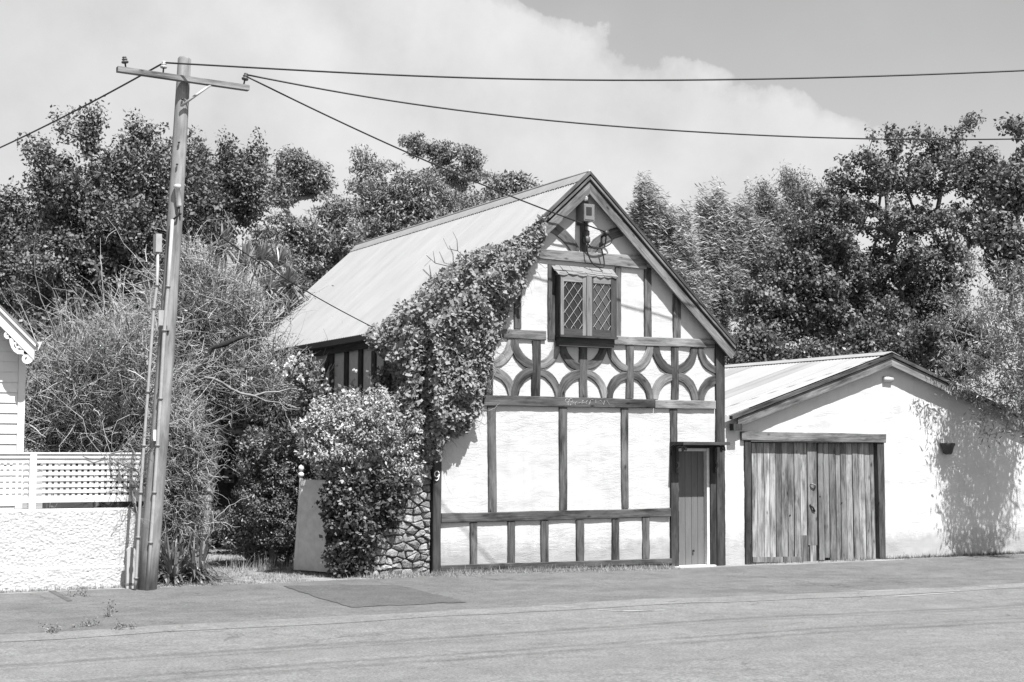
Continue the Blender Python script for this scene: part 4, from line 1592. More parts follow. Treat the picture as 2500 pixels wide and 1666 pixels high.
for pts, wd in ((spiral(203, 393, 43, 8, -1.9, 1.6), 0.045), (spiral(135, 292, 34, 8, 0.9, -1.4), 0.035), (spiral(58, 212, 26, 6, 0.5, 1.3), 0.035),
                ([(190, 352), (165, 345), (140, 345), (118, 330), (100, 305), (88, 270), (85, 235), (72, 200), (55, 190)], 0.06), ([(155, 262), (130, 250), (118, 262)], 0.03),
                ([(250, 345), (215, 350), (180, 352)], 0.05)):
    P = [onY('M', u, v, SY) for u, v in pts]
    V, F = [], []
    T = np.gradient(np.array(P), axis=0)
    for i, p in enumerate(P):
        t_ = T[i] / (np.linalg.norm(T[i]) + 1e-9)
        nrm = np.array([-t_[2], 0, t_[0]])
        taper = wd / 2 * (1 - 0.25 * i / len(P))
        for y in (SY - 0.012, SY + 0.012):
            V.append((p[0] + nrm[0] * taper, y, p[2] + nrm[2] * taper))
            V.append((p[0] - nrm[0] * taper, y, p[2] - nrm[2] * taper))
    for i in range(len(P) - 1):
        a, b_ = i * 4, i * 4 + 4
        F += [(a, b_, b_ + 1, a + 1), (a + 2, a + 3, b_ + 3, b_ + 2), (a, a + 2, b_ + 2, b_), (a + 1, b_ + 1, b_ + 3, a + 3)]
    F += [(0, 1, 3, 2), (len(V) - 4, len(V) - 2, len(V) - 1, len(V) - 3)]
    obj('scroll_fretwork', V, F, 'weatherboard', nb)

# =================================================================== UTILITY POLE
PYY = -0.45
pb_ = onY('C', 912, 998, PYY)
pt_ = onY('A', 1176, 118, PYY)
pole = thing('utility_pole', 'leaning weathered timber power pole with crossarm at the footpath edge', 'utility pole', (pb_[0], PYY, gz(pb_[0], PYY)))
cen = [pb_ * (1 - q) + pt_ * q + np.array([0.03 * math.sin(q * 3.1), 0, 0]) for q in np.linspace(0, 1, 12)]
cen[0] = cen[0] + (cen[0] - cen[1]) * 0.3
rad = list(np.linspace(0.128, 0.088, 12))
cen.append(cen[-1] + np.array([0.002, 0, 0.02]))
rad.append(0.076)
one_tube('pole_shaft', cen, rad, 'pole_wood', pole, 16)


def pole_c(z):
    q = (z - pb_[2]) / (pt_[2] - pb_[2])
    return pb_ * (1 - q) + pt_ * q + np.array([0.03 * math.sin(q * 3.1), 0, 0]), 0.128 + (0.088 - 0.128) * q


CY = PYY - 0.205
ca = [onY('K', *q, Y=CY) for q in ((118, 350), (2220, 655), (2220, 575), (118, 270))]
arm = hexa('crossarm', [ca[0], ca[1], ca[1] + np.array([0, 0.10, 0]), ca[0] + np.array([0, 0.10, 0])], [ca[3], ca[2], ca[2] + np.array([0, 0.10, 0]), ca[3] + np.array([0, 0.10, 0])], 'crossarm_wood', pole, axis=0)
ins_top = []
for (u0, v0, u1, v1) in ((240, 285, 217, 120), (840, 365, 852, 195), (2128, 555, 2165, 385)):
    a, b_ = onY('K', u0, v0, CY + 0.05), onY('K', u1, v1, CY + 0.05)
    ax = b_ - a
    h = np.linalg.norm(ax)
    sp = one_tube('insulator_pin', [a - ax * 0.45, a + ax * 0.3, a + ax * 0.6], 0.011, 'black_iron', arm, 6)
    lathe('insulator', a + ax * 0.36, [(0.042, 0), (0.048, 0.02), (0.034, h * 0.22), (0.022, h * 0.26), (0.036, h * 0.32), (0.036, h * 0.40), (0.018, h * 0.46), (0.03, h * 0.52), (0.024, h * 0.62)],
          'porcelain' if u0 == 840 else 'grey_dark', arm, 10, ax)
    lathe('pin_nut', a - ax * 0.50, [(0.018, 0), (0.022, 0.03), (0.01, 0.05)], 'black_iron', arm, 6, ax)
    ins_top.append(a + ax * 0.86)
ba, bb = onY('K', 1125, 912, PYY - 0.115), onY('K', 1590, 572, CY + 0.02)
one_tube('arm_brace', [ba + np.array([0, -0.02, 0]), ba * 0.5 + bb * 0.5 + np.array([0, -0.02, 0]), bb + np.array([0.03, 0, 0.02])], 0.019, 'pvc_pipe', pole, 6)
# conduits
for nm, pts, r in (('conduit', [('A', 1007, 1345), ('A', 1002, 1560), ('B', 1105, 450), ('B', 1062, 1050), ('N', 397, 150), ('N', 366, 600), ('N', 342, 1030), ('N', 322, 1420), ('N', 312, 1525)], 0.020),
                   ('conduit', [('A', 1100, 1140), ('A', 1072, 1568), ('B', 1180, 610), ('B', 1152, 1100), ('N', 527, 150), ('N', 497, 600), ('N', 462, 1080), ('N', 430, 1545)], 0.024)):
    P = []
    for k_, u, v in pts:
        q0 = onY(k_, u, v, PYY - 0.12)
        c0, r0 = pole_c(q0[2])
        left = r < 0.022
        P.append(onY(k_, u, v, PYY - (0.055 if left else r0 + r * 0.8)))
    P[-1] = P[-1] + (P[-1] - P[-2]) * 0.03
    cd = one_tube(nm, P, r, 'pvc_pipe', pole, 8)
    for j in range(2, len(P)):
        d_ = unit((P[j] - P[j - 1])[None])[0]
        lathe('pipe_clip', P[j - 1] - d_ * 0.015, [(r + 0.009, 0), (r + 0.009, 0.03)], 'grey_box', cd, 8, d_)
def pole_box(nm, k_, u0, u1, v0, v1, y, th, mat):
    a, b_ = onY(k_, u0, v1, y), onY(k_, u1, v0, y)
    return box(nm, a[0], b_[0], y, y + th, a[2], b_[2], mat, pole)
pole_box('junction_box', 'A', 994, 1034, 1232, 1345, PYY - 0.09, 0.14, 'pvc_pipe')
pole_box('number_plate', 'B', 1138, 1206, 466, 572, PYY - 0.128, 0.012, 'pvc_pipe')
pole_box('tag_strip', 'B', 1100, 1122, 1322, 1402, PYY - 0.130, 0.01, 'white_paint')
a, b_ = onY('A', 1143, 1060, PYY - 0.14), onY('A', 1133, 950, PYY - 0.14)
lathe('cable_terminal', a, [(0.03, 0), (0.035, 0.02), (0.035, 0.24), (0.05, 0.25), (0.05, 0.29), (0.03, 0.30)], 'porcelain', pole, 10, b_ - a)
for (k_, u, v) in (('A', 1150, 1105), ('A', 1140, 650), ('A', 1128, 790), ('A', 1162, 375), ('B', 1140, 1030), ('B', 1205, 615)):
    q0 = onY(k_, u, v, PYY - 0.10)
    lathe('bolt', q0, [(0.014, 0), (0.014, 0.03), (0.008, 0.035)], 'black_iron', pole, 6, (0, -1, 0))
term = onY('A', 1140, 1065, PYY + 0.02)
one_tube('terminal_tail', [a, a + np.array([-0.02, -0.01, -0.12]), onY('A', 1105, 1140, PYY - 0.125)], 0.014, 'cable', pole, 6)


# overhead wires
def wire(label, pts, r=0.012, extend=None):
    P = np.array(pts)
    q = np.linspace(0, len(P) - 1, 40)
    P2 = np.stack([np.interp(q, np.arange(len(P)), P[:, i]) for i in range(3)], 1)
    for _ in range(30):
        P2[1:-1] = (P2[:-2] + P2[1:-1] * 2 + P2[2:]) / 4
    o = one_tube('power_cable', P2, r, 'cable', None, 6)
    return tag(o, label, 'cable', 'overhead cables')


def sag(a, b_, s, n=24, over=1.0):
    a, b_ = np.asarray(a, float), np.asarray(b_, float)
    q = np.linspace(0, over, n)[:, None]
    return a * (1 - q) + b_ * q - np.array([[0, 0, 1.0]]) * (4 * s * q * (1 - q))


def vplane(k_, u, v, a, d):
    """ray against the vertical plane through a with horizontal direction d"""
    nrm = np.array([-d[1], d[0], 0])
    rr = ray(k_, u, v)
    return CAM + rr * (np.dot(a - CAM, nrm) / np.dot(rr, nrm))


s1 = ins_top[1]
d1 = RIGHT
P1 = [s1] + [vplane('P', u, v, s1, d1) for u, v in ((560, 154), (800, 170), (1100, 183), (1400, 188), (1800, 186), (2335, 167), (2800, 141), (3100, 120))]
wire('upper black cable from the middle crossarm insulator running level across the street', P1)
s2 = ins_top[2]
d2 = np.array([math.sin(math.radians(97)), math.cos(math.radians(97)), 0])
P2_ = [s2] + [vplane('P', u, v, s2, d2) for u, v in ((800, 221), (1100, 264), (1400, 294), (1800, 318), (2100, 323), (2335, 322), (2700, 312))]
wire('lower black cable sagging along the street from the crossarm end', P2_)
wire('service cable dropping from the crossarm end to the cottage gable', sag(s2 + np.array([0.01, -0.01, -0.03]), hook, 0.10), 0.011)
e4 = onZ('P', 15, 333, s1[2] - 0.25)
wire('black cable from the middle insulator running away over the trees', sag(s1, e4, 0.03, over=1.25))
wire('thin cable from the pole terminal to the cottage eave', sag(term, onX('P', 856, 752, -0.25), 0.08), 0.008)

# short white marker post beside the pole
mp = onG('N', 270, 1518)
mk = thing('marker_post', 'short white round-topped concrete marker post against the roughcast wall', 'post', tuple(mp))
mw = 0.055
V = [(mp[0] - mw, mp[1], mp[2] - 0.05), (mp[0] + mw, mp[1], mp[2] - 0.05), (mp[0] + mw, mp[1], mp[2] + 0.48)] + [(mp[0] + mw * math.cos(a), mp[1], mp[2] + 0.48 + mw * 0.9 * math.sin(a)) for a in np.linspace(0.2, math.pi - 0.2, 7)] + [(mp[0] - mw, mp[1], mp[2] + 0.48)]
poly_extrude('shaft', V, (0, 0.07, 0), 'concrete', mk)
box('foot_band', mp[0] - mw - 0.008, mp[0] + mw + 0.008, mp[1] - 0.008, mp[1] + 0.075, mp[2] + 0.05, mp[2] + 0.07, 'grey_box', mk)

# =================================================================== GATE, GATE POST, SHED
ga = onY('D', 335, 1402, 1.18)
gb = np.array([-1.30, -0.02, 0.05])
gdir = (ga - gb) * np.array([1, 1, 0])
glen = np.linalg.norm(gdir)
gdir /= glen
gtop = onY('D', 378, 772, 1.18)[2]
gate = thing('board_gate', 'plain grey sheet gate standing open beside the overgrown stone wall', 'gate', (gb[0], gb[1], 0.05))
gn = np.array([-gdir[1], gdir[0], 0])
if gn[1] > 0 or np.dot(gn, CAM - ga) < 0:
    gn = -gn
if np.dot(gn, CAM - ga) < 0:
    gn = -gn
lean = RIGHT * 0.07


def gq(s, z):
    return gb + gdir * (glen * s) + np.array([0, 0, z]) + lean * (z / 1.3) * 1.0


def gslab(nm, s0, s1, z0, z1, off, th, mat):
    bt = [gq(s0, z0) + gn * off, gq(s1, z0) + gn * off, gq(s1, z0) + gn * (off - th), gq(s0, z0) + gn * (off - th)]
    tp = [gq(s0, z1) + gn * off, gq(s1, z1) + gn * off, gq(s1, z1) + gn * (off - th), gq(s0, z1) + gn * (off - th)]
    return hexa(nm, bt, tp, mat, gate)


GH = gtop - 0.05
gslab('gate_panel', 0.0, 1.0, 0.04, GH, 0, 0.02, 'gate_paint')
gslab('gate_rail', 0.02, 0.98, GH - 0.09, GH - 0.02, 0.012, 0.011, 'gate_paint')
gslab('gate_rail', 0.02, 0.98, 0.10, 0.18, -0.021, 0.03, 'timber_dark')
gslab('gate_stile', 0.955, 1.005, 0.04, GH + 0.02, 0.006, 0.005, 'gate_paint')
gp = onY('D', 380, 1100, 1.5)
gpost = thing('gate_post', 'white ball-topped post rising behind the open grey gate', 'post', (gp[0], gp[1], gz(gp[0], gp[1])))
lathe('post_shaft', (gp[0], gp[1], -0.02), [(0.03, 0), (0.03, GH + 0.10), (0.045, GH + 0.11), (0.045, GH + 0.15), (0.02, GH + 0.17)], 'white_paint', gpost, 10)
lathe('ball_finial', (gp[0], gp[1], GH + 0.15), [(0.015, 0), (0.035, 0.03), (0.045, 0.06), (0.035, 0.09), (0.01, 0.11)], 'white_paint', gpost, 10)

shed = thing('dark_shed', 'dark weatherboard shed half hidden behind the twiggy bush', 'shed', (-2.9, 6.0, 0.1))
sc0, sc1 = xz('C', 1478, 120, 5.6)[0], xz('C', 1500, 120, 5.6)[0]
for i in range(15):
    z0_ = 0.1 + i * 0.155
    V = [(-4.6, 5.58, z0_), (sc0, 5.58, z0_), (sc0, 5.60, z0_), (-4.6, 5.60, z0_), (-4.6, 5.593, z0_ + 0.158), (sc0, 5.593, z0_ + 0.158), (sc0, 5.60, z0_ + 0.158), (-4.6, 5.60, z0_ + 0.158)]
    obj('weatherboard', V, box_vf(0, 1, 0, 1, 0, 1)[1], 'shed_board', shed)
box('corner_board', sc0 + 0.001, sc1 + 0.04, 5.56, 5.62, 0.05, 2.42, 'grey_box', shed)
box('side_wall', sc1 - 0.02, sc1 + 0.02, 5.63, 8.2, 0.05, 2.40, 'shed_board', shed)
hexa('roof', [(-4.8, 5.35, 2.43), (sc1 + 0.2, 5.35, 2.43), (sc1 + 0.2, 8.4, 2.75), (-4.8, 8.4, 2.75)], [(-4.8, 5.35, 2.47), (sc1 + 0.2, 5.35, 2.47), (sc1 + 0.2, 8.4, 2.79), (-4.8, 8.4, 2.79)], 'grey_dark', shed)
vb0, vb1 = onY('C', 1402, 330, 5.5), onY('C', 1450, 215, 5.5)
vent = box('vent_box', vb0[0], vb1[0], 5.45, 5.575, vb0[2], vb1[2], 'grey_box', shed)
for i in range(3):
    zz = vb0[2] + (vb1[2] - vb0[2]) * (0.2 + 0.25 * i)
    box('vent_louvre', vb0[0] + 0.03, vb1[0] - 0.03, 5.438, 5.449, zz, zz + 0.03, 'black_iron', vent)


# =================================================================== VEGETATION
def twig_bush(name, label, Y, ells, base, ntips, per, length, r, leafn=0, leafmat='leaf_shrub', lm=0.05, bark='bark_pale', group=None, up=0.5, dr=0.8, cat='shrub', curl=0.7, core=0, grav=0.0, inner=None):
    tips = sample_ells(ells, Y, ntips, 0.3, dr)
    tips[:, 2] = np.maximum(tips[:, 2], 0.25)
    bx, by = base
    b = np.array([bx, by, gz(bx, by) - 0.03])
    t_ = thing(name, label, cat, (bx, by, gz(bx, by)), group or GROUPS.get(name))
    P, R_ = skeleton(b, tips, 0.0055, seg=0.35, expo=2.3, wob=0.07, trunk_h=0.5)
    V, F = tubes(P, R_, 4)
    obj('branches', V, F, bark, t_, smooth=True)
    cen = np.array([bx, by, tips[:, 2].mean() * 0.6])
    idx = np.repeat(np.arange(len(tips)), max(2, per // 3))
    st = tips[idx] + rng.normal(size=(len(idx), 3)) * 0.08
    dirs = unit(tips[idx] - cen) * 0.6 + rng.normal(size=(len(idx), 3)) * 0.8 + np.array([0, 0, up * 0.7])
    V1, F1, tone1, PP = twig_cloud(st, dirs, length * 1.35, r, k=8, curl=curl * 0.95, gravity=grav)
    # side twigs
    n2 = len(tips) * per
    q = rng.integers(0, len(PP), n2)
    kq = rng.integers(1, PP.shape[1] - 1, n2)
    d2 = unit(PP[q, kq + 1] - PP[q, kq]) + rng.normal(size=(n2, 3)) * 0.75
    V2, F2, tone2, PP2 = twig_cloud(PP[q, kq], d2, length * 0.5, r * 0.62, k=5, curl=curl * 0.9, gravity=grav)
    V, F = merge([(V1, F1), (V2, F2)])
    tone = np.concatenate([tone1, tone2])
    V[:, 2] = np.maximum(V[:, 2], gz(bx, by) + 0.02)
    tag(obj('twigs', V, F, 'twig', t_, tone=tone), kind='stuff')
    if leafn:
        q = rng.integers(0, len(PP), leafn)
        kk = rng.integers(0, PP.shape[1], leafn)
        pts = PP[q, kk] + rng.normal(size=(leafn, 3)) * 0.03
        if inner is not None:
            pts = np.concatenate([pts, sample_ells(ells, Y, inner, 0.0, dr * 0.8)])
        pts[:, 2] = np.maximum(pts[:, 2], gz(bx, by) + 0.03)
        foliage('foliage', pts, t_, leafmat, lm, 0.45, 0.4, 0.0)
    return t_


def at(u, v, Y):
    return onY('P', u, v, Y)


def gb_(u, Y):
    p = at(u, 1000, Y)
    return (p[0], p[1])


# ---- trees behind, left
tree('leafy_tree', 'large dark leafy tree standing behind the power pole', 9.0,
     [(165, 440, 90, 70), (95, 355, 38, 26), (68, 300, 10, 10), (150, 300, 22, 30), (200, 310, 28, 38), (222, 278, 12, 20), (250, 345, 20, 20), (325, 400, 85, 75), (318, 318, 26, 34), (345, 310, 14, 14), (380, 330, 20, 26), (250, 530, 140, 80), (415, 470, 75, 90), (160, 620, 110, 90), (330, 640, 130, 100), (430, 355, 26, 40), (130, 720, 100, 60), (75, 430, 18, 14)],
     gb_(270, 9.0), 860, 95, 'leaf_maple', L=0.070, sig=0.17, tonesd=0.2, sprig=0.8, r_tip=0.008)
tree('leafy_tree', 'smaller leafy tree with one spreading limb between the pole and the gums', 10.5,
     [(540, 420, 60, 48), (600, 350, 16, 22), (575, 375, 22, 26), (520, 350, 16, 28), (555, 480, 50, 32), (480, 430, 30, 50), (500, 520, 40, 40), (605, 415, 16, 16), (465, 360, 14, 26)],
     gb_(455, 10.5), 320, 80, 'leaf_maple', L=0.070, sig=0.16, tonesd=0.2, sprig=0.9, r_tip=0.008)
tree('leafy_tree', 'narrow leafy tree rising behind the white weatherboard house', 11.5,
     [(45, 560, 45, 90), (30, 490, 30, 32), (100, 520, 30, 40), (40, 670, 55, 80), (60, 770, 60, 60)], gb_(40, 11.5), 300, 110, 'leaf_maple', L=0.074, sig=0.19, sprig=0.8)
# ---- gums behind the roof
gum = dict(leafmat='leaf_gum', L=0.105, aspect=0.36, bark='bark_pale', droop=0.55, up=0.3, flat=0.55, shell=0.6, wob=0.16)
tree('gum_tree', 'slender gum tree with one umbrella crown on bare pale limbs', 18.0, [(690, 400, 58, 36), (650, 440, 35, 28), (720, 430, 28, 28), (675, 370, 30, 18)], gb_(745, 18.0), 110, 170, sig=0.20, group=None, trunk_h=5.0, r_tip=0.012, **gum)
tree('gum_tree', 'bushy gum tree beside the cottage roof ridge end', 16.5, [(620, 560, 40, 45), (715, 630, 50, 36), (788, 495, 36, 34), (778, 570, 56, 56), (628, 500, 24, 20), (680, 670, 50, 36), (700, 545, 45, 40), (655, 605, 45, 40), (745, 470, 20, 24)], gb_(735, 16.5), 250, 100, sig=0.19, trunk_h=2.5, r_tip=0.014, **gum)
tree('gum_tree', 'broad grey gum tree massed behind the cottage ridge', 20.5, [(890, 430, 80, 62), (848, 375, 40, 36), (930, 500, 110, 62), (820, 520, 60, 60), (1040, 490, 90, 50), (960, 440, 60, 50), (1010, 540, 90, 40), (870, 560, 80, 50)], gb_(930, 20.5), 420, 110, sig=0.21, trunk_h=3.0, r_tip=0.014, **gum)
tree('gum_tree', 'thin gum with airy flat sprays above the massed gum foliage', 22.0, [(962, 332, 38, 22), (1048, 362, 48, 26), (1010, 350, 30, 20), (1085, 395, 32, 26), (1122, 405, 11, 10), (1035, 410, 50, 26)], gb_(1045, 22.0), 75, 150, sig=0.18, trunk_h=6.0, r_tip=0.013, **gum)
tree('round_tree', 'small dense round-headed tree just above the cottage ridge', 21.0, [(1182, 440, 55, 34), (1130, 468, 40, 25), (1200, 470, 50, 28)], gb_(1180, 21.0), 150, 100, 'leaf_gum', L=0.12, aspect=0.45, sig=0.22, trunk_h=4.0)
# ---- right of the gable: wind-blown willows, dark evergreens, big maple
wil = dict(leafmat='leaf_willow', L=0.145, aspect=0.16, droop=0.25, wind=(1.2, -0.5, 0.1), bark='bark_pale', flat=1.0, shell=0.3)
tree('willow', 'pale wind-blown willow nearest the cottage gable', 11.0, [(1490, 500, 36, 62), (1530, 590, 55, 85), (1475, 470, 18, 34), (1560, 680, 60, 80), (1540, 530, 40, 40)], gb_(1540, 11.0), 360, 110, sig=0.18, sprig=0.8, **wil)
tree('willow', 'tall pale willow with bent feathery tops', 12.0, [(1630, 475, 34, 52), (1650, 560, 55, 80), (1690, 510, 34, 44), (1640, 680, 70, 90), (1720, 580, 50, 70), (1610, 790, 60, 60)], gb_(1660, 12.0), 460, 110, sig=0.19, sprig=0.8, **wil)
tree('evergreen_tree', 'pointed dark evergreen between the willows and the maple', 15.0, [(1745, 460, 34, 42), (1820, 440, 46, 34), (1850, 470, 35, 40), (1780, 540, 75, 65), (1720, 620, 60, 60), (1840, 560, 70, 60)], gb_(1790, 15.0), 330, 110, 'leaf_shrub', L=0.11, aspect=0.22, sig=0.20, up=0.2, sprig=1.0)
tree('maple_tree', 'tall open maple with bare stems between its leaf tufts', 9.5,
     [(1980, 400, 80, 50), (1995, 316, 14, 12), (2062, 330, 34, 28), (2110, 318, 18, 22), (2142, 318, 14, 30), (2188, 315, 18, 32), (2238, 280, 20, 24), (2070, 400, 70, 50), (2160, 390, 60, 60), (2245, 390, 44, 60), (1925, 465, 60, 40), (1895, 530, 70, 46), (2020, 510, 80, 46), (2140, 510, 70, 50), (2240, 500, 50, 60), (2060, 600, 90, 40), (2180, 600, 70, 50), (2290, 440, 40, 60)],
     gb_(2110, 9.5), 620, 64, 'leaf_maple', L=0.082, aspect=0.75, sig=0.145, shell=0.0, trunk_h=3.0, sprig=0.8, r_tip=0.010)
tree('maple_tree', 'dark low maple massed behind the garage roof', 10.0,
     [(1920, 620, 100, 58), (2060, 660, 90, 60), (1850, 690, 100, 85), (1990, 750, 120, 80), (2140, 720, 80, 80), (1760, 720, 60, 70), (1830, 600, 70, 50)],
     gb_(1960, 10.0), 560, 125, 'leaf_maple', L=0.088, aspect=0.7, sig=0.21, sprig=0.5)
tree('dark_bush', 'dark leafy bush close behind the garage ridge', 8.2, [(1850, 840, 130, 55), (2050, 800, 130, 50), (2200, 800, 80, 70), (1730, 830, 70, 65), (1960, 860, 120, 40)], gb_(1950, 8.2), 400, 105, 'leaf_dark', L=0.095, aspect=0.6, sig=0.20, sprig=0.4, trunk_h=0.8, cat='bush')
tree('leafy_tree', 'dark tree crown at the end of the garage beyond the shrub', 5.0, [(2330, 430, 26, 60), (2335, 300, 14, 26), (2300, 420, 20, 26), (2295, 530, 36, 45), (2335, 600, 45, 70), (2385, 400, 40, 70)], gb_(2350, 5.0), 330, 85, 'leaf_maple', L=0.11, sig=0.20)
# overhanging olive-like shrub at the garage's end: shades the wall
tree('olive_shrub', 'pale twiggy narrow-leaved shrub spilling over the garage wall', 0.8,
     [(2255, 650, 62, 80, 1.2), (2305, 760, 55, 95, 0.4), (2240, 790, 66, 75, 0.3), (2290, 880, 55, 70, -0.7), (2230, 860, 52, 55, -0.6), (2285, 960, 45, 45, -0.9), (2185, 720, 40, 60, 1.0), (2390, 800, 60, 150, -0.6), (2330, 940, 35, 60, -1.2), (2180, 850, 30, 25, -0.5), (2400, 640, 60, 80, -0.8), (2330, 820, 40, 110, -1.3), (2290, 740, 50, 60, -0.9), (2400, 900, 60, 120, -1.4), (2425, 720, 60, 110, -1.5), (2360, 660, 45, 70, -1.5), (2440, 840, 50, 110, -1.9), (2485, 700, 70, 110, -1.8), (2400, 690, 40, 90, -1.3)],
     (14.4, -0.9), 600, 36, 'leaf_olive', r_tip=0.0035, r_max=0.014, L=0.085, aspect=0.24, sig=0.14, sprig=0.7, bark='bark_pale', droop=0.2, up=0.4, cat='shrub', trunk_h=3.2, dr=0.75, minz=1.5)
tree('dark_bush', 'dense dark bush beyond the far end of the garage', 5.5, [(2480, 960, 110, 90), (2600, 900, 110, 120), (2440, 820, 70, 90), (2560, 760, 100, 90), (2700, 900, 100, 130)], gb_(2560, 5.5), 240, 60, 'leaf_dark', L=0.12, aspect=0.6, sig=0.24, trunk_h=0.8, cat='bush')
# ---- fillers behind, low: hide the ground line
tree('dark_bush', 'dark hedge-like bush behind the twiggy shrub', 7.5, [(150, 800, 120, 70), (330, 790, 130, 80), (60, 900, 80, 90), (250, 920, 140, 90), (450, 820, 80, 90), (480, 930, 80, 90)], gb_(260, 7.5), 400, 80, 'leaf_dark', L=0.09, sig=0.22, trunk_h=0.8, cat='bush')

# ---- cabbage trees
cab = thing('cabbage_tree', 'spiky cabbage tree heads rising over the tangled shrub', 'cabbage tree', (at(590, 1000, 9)[0], 9.0, gz(0, 9)))
root = np.array([at(590, 1000, 9)[0], 9.0, gz(0, 9)])
heads = [(512, 572, 9.2), (562, 612, 9.0), (618, 668, 8.6), (664, 662, 8.8), (600, 600, 9.5), (560, 690, 8.5), (640, 610, 9.6)]
for (u, v, Y) in heads:
    c = at(u, v, Y)
    mid = root * 0.5 + c * 0.5 + np.array([random.uniform(-.3, .3), 0, -0.3])
    one_tube('stem', [root, root * 0.75 + mid * 0.25 + np.array([0, 0, 0.4]), mid, c * 0.7 + mid * 0.3, c], [0.12, 0.10, 0.08, 0.06, 0.05], 'bark_pale', cab, 7)
    V, F = strap_leaves(c, 110, 0.62, 0.045, arch=0.5, full=True, spread=0.06)
    tag(obj('leaf_head', V, F, 'leaf_strap', cab, tone=np.repeat(np.clip(rng.normal(.55, .25, 110), 0, 1), 5)), kind='stuff')

# ---- the big tangle of bare twigs round the pole
twig_bush('twiggy_shrub', 'pale tangle of bare twigs above the lattice fence', 2.4,
          [(170, 920, 95, 95), (100, 970, 45, 70), (265, 850, 75, 70), (300, 950, 85, 90), (200, 840, 60, 45), (250, 1030, 110, 55), (130, 1010, 65, 45), (290, 790, 40, 30)],
          gb_(230, 2.4), 400, 14, 0.55, 0.0085, leafn=14000, lm=0.04, inner=6000, leafmat='leaf_shrub')
twig_bush('twiggy_shrub', 'tall pale twiggy shrub between the power pole and the cottage', 4.4,
          [(460, 690, 60, 50), (420, 770, 60, 80), (530, 760, 75, 60), (480, 870, 100, 80), (605, 890, 90, 42), (560, 945, 100, 48), (650, 920, 50, 38), (440, 620, 35, 30), (400, 900, 45, 75), (340, 760, 40, 50)],
          gb_(470, 4.4), 560, 14, 0.50, 0.0090, leafn=18000, lm=0.045, inner=8000, leafmat='leaf_shrub')
twig_bush('twiggy_shrub', 'drooping twiggy bush at the foot of the power pole', 0.9,
          [(415, 1010, 50, 75), (425, 1100, 46, 65), (398, 1130, 35, 85), (425, 1180, 34, 45), (405, 1220, 36, 36), (380, 1060, 28, 85)],
          gb_(420, 0.9), 260, 14, 0.30, 0.0065, leafn=5000, lm=0.045, inner=3500, leafmat='leaf_dark', curl=1.1, grav=0.5)
twig_bush('twiggy_shrub', 'sparse bare twigs hanging over the end of the lattice fence', -0.05,
          [(300, 1060, 40, 40), (320, 1120, 25, 60), (270, 1050, 40, 20)], (-4.15, 0.45), 26, 7, 0.40, 0.0045, leafn=0, curl=0.8, grav=0.9, up=-0.1, dr=0.3)
# black snaking limb in the tangle
limb = thing('dead_limb', 'crooked black dead limb lying across the twiggy shrub', 'branch', tuple(at(405, 910, 3.0)))
one_tube('limb', [at(u, v, 3.0) for u, v in ((395, 930), (420, 890), (450, 865), (470, 835), (485, 800), (520, 790), (545, 778), (580, 772))], [0.06, 0.055, 0.05, 0.05, 0.04, 0.045, 0.035, 0.02], 'bark_black', limb, 7)
one_tube('side_limb', [at(u, v, 3.0 + 0.1 * math.sin(u * 0.05)) for u, v in ((470, 868), (488, 870), (510, 880), (528, 893), (555, 905), (585, 910), (610, 902), (640, 901), (668, 893), (695, 897), (725, 886))], [0.024, 0.024, 0.022, 0.023, 0.02, 0.018, 0.017, 0.014, 0.012, 0.009, 0.005], 'bark_pale', limb, 6)
one_tube('side_limb', [at(u, v, 2.9) for u, v in ((585, 910), (610, 922), (640, 925), (660, 940), (690, 942))], [0.013, 0.012, 0.010, 0.008, 0.004], 'bark_pale', limb, 5)

# ---- dark conifer-like shrub and undergrowth in the drive
tree('dark_shrub', 'rounded dark evergreen shrub beside the open grey gate', 1.9,
     [(610, 1060, 60, 60), (650, 1120, 55, 70), (600, 1150, 55, 60), (640, 1210, 55, 50), (670, 1050, 40, 50), (590, 1020, 40, 40)], gb_(630, 1.9), 380, 80, 'leaf_shrub', L=0.042, aspect=0.5, sig=0.085, trunk_h=0.4, cat='shrub')
tree('low_shrub', 'low straggling undergrowth at the edge of the grassy drive', 2.2, [(560, 1240, 50, 30), (610, 1265, 50, 22), (530, 1200, 30, 40), (660, 1265, 25, 22)], gb_(580, 2.2), 130, 44, 'leaf_shrub', L=0.05, aspect=0.35, sig=0.09, trunk_h=0.15, cat='shrub', minz=0.1)
tree('low_shrub', 'dark undergrowth filling the back of the drive under the shed', 4.2, [(560, 1210, 60, 30), (640, 1000, 70, 60), (700, 1000, 40, 70), (720, 1100, 40, 90)], gb_(640, 4.2), 300, 40, 'leaf_dark', L=0.07, sig=0.13, trunk_h=0.3, cat='shrub', minz=0.15)
# strap-leaved clump at the pole foot
ag = onG('P', 425, 1340)
clump = thing('strap_leaf_clump', 'dark arching strap-leaf lily clump at the foot of the power pole', 'plant', tuple(ag))
parts = []
nlv = 0
for i in range(14):
    b = ag + np.array([random.uniform(-0.36, 0.36), random.uniform(0.0, 0.6), 0.02])
    V, F = strap_leaves(b, 46, random.uniform(0.65, 0.95), 0.034, arch=1.7, upmin=0.35, spread=0.10)
    V[:, 2] = np.maximum(V[:, 2], gz(*b[:2]) + 0.012)
    parts.append((V, F))
    nlv += 46
V, F = merge(parts)
tag(obj('leaves', V, F, 'leaf_strap', clump, tone=np.repeat(np.clip(rng.normal(.22, .22, nlv), 0, 1), 5)), kind='stuff')

